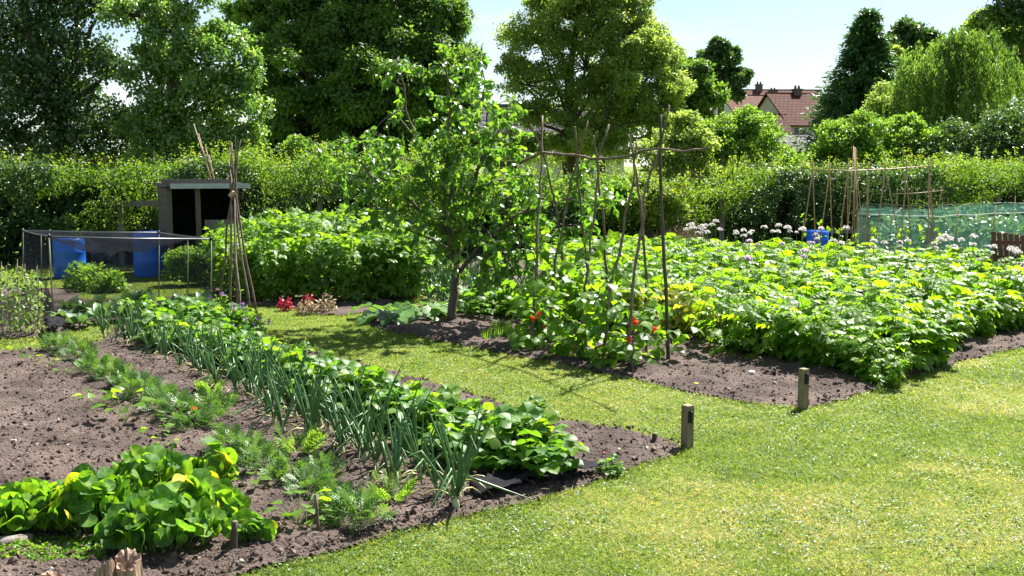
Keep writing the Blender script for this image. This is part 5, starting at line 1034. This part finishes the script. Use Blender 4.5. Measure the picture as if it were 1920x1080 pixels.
# wheelbarrow-ish brown tray inside, planks
p = Wp(1712, 400, 22.6)*[1, 1, 0]; root = thing('wheelbarrow', 'rusty brown wheelbarrow tipped up behind the green netting', 'wheelbarrow', p); b = MB()
V = np.array([(-.35, -.25, .2), (.35, -.2, .2), (.35, .2, .2), (-.35, .25, .2), (-.5, -.33, .5), (.42, -.27, .5), (.42, .27, .5), (-.5, .33, .5)]); c_, s_ = math.cos(.9), math.sin(.9); V = V@np.array([[c_, 0, s_], [0, 1, 0], [-s_, 0, c_]]).T+[0, 0, .35]
b.add(V, [(0, 1, 2), (0, 2, 3), (0, 1, 5), (0, 5, 4), (1, 2, 6), (1, 6, 5), (2, 3, 7), (2, 7, 6), (3, 0, 4), (3, 4, 7)]); b.build('tray', 'brown_paint', root, False)
b = MB(); a = np.linspace(0, 6.283, 20); b.tube(np.stack([.35+.17*np.cos(a), 0*a, .18+.17*np.sin(a)], 1), .03, 6); b.build('wheel', 'black_plastic', root)
for q in (-.22, .22): b = MB(); b.tube([(.3, q*.3, .2), (-.3, q, .35), (-.75, q*1.1, .75)], .014, 5); b.build('handle', 'galvanised', root)
p = Wp(1650, 400, 23.2)*[1, 1, 0]; b = MB(); b.tube([(-.3, 0, .35), (.5, 0, 1.1)], .03, 4); tag(b.build('leaning_plank', 'old_wood', loc=p), 'reddish plank leaning behind the green netting', 'plank')
p = Wp(1590, 400, 23.5)*[1, 1, 0]; b = MB(); b.box((.5, 0, .55), (2.8, .06, .09)); b.box((-.85, .04, .3), (.07, .07, .6)); b.box((1.85, .04, .3), (.07, .07, .6)); tag(b.build('low_rail', 'grey_wood', loc=p, smooth=False), 'low grey rail behind the rear blue barrel', 'rail')
# brown slatted bench back
A = Wp(1860, 436, 16.9); hB_ = A[2]; root = thing('slatted_chair', 'dark brown slatted garden chair leaning back at the right edge', 'chair', (A[0], 16.9, 0)); root.rotation_euler = (0, 0, -.35)
for i in range(9):
    b = MB(); x = .055+i*.088; h = hB_-.30; M3 = np.array([[1, 0, .0], [0, math.cos(.22), math.sin(.22)], [0, -math.sin(.22), math.cos(.22)]]).T; z = .32+h/2
    M3 = np.array([[math.cos(.12), 0, -math.sin(.12)], [0, 1, 0], [math.sin(.12), 0, math.cos(.12)]]); b.box((x+.0, 0, z-.010*i), (.068, .022, h), M3=M3); b.build('slat', 'brown_paint', root, False)
for z in (.55, hB_-.13): b = MB(); b.box((.42, .025, z-.03), (.86, .028, .06)); b.build('rail', 'brown_paint', root, False)
b = MB(); b.box((.42, -.28, .40), (.84, .5, .03)); b.build('seat', 'brown_paint', root, False)
for x in (.04, .8):
    for y in (-.48, .03): b = MB(); b.box((x, y, .19), (.05, .05, .38)); b.build('leg', 'brown_paint', root, False)
print('objects', len(bpy.data.objects), 'tris', sum(len(m.polygons) for m in bpy.data.meshes))
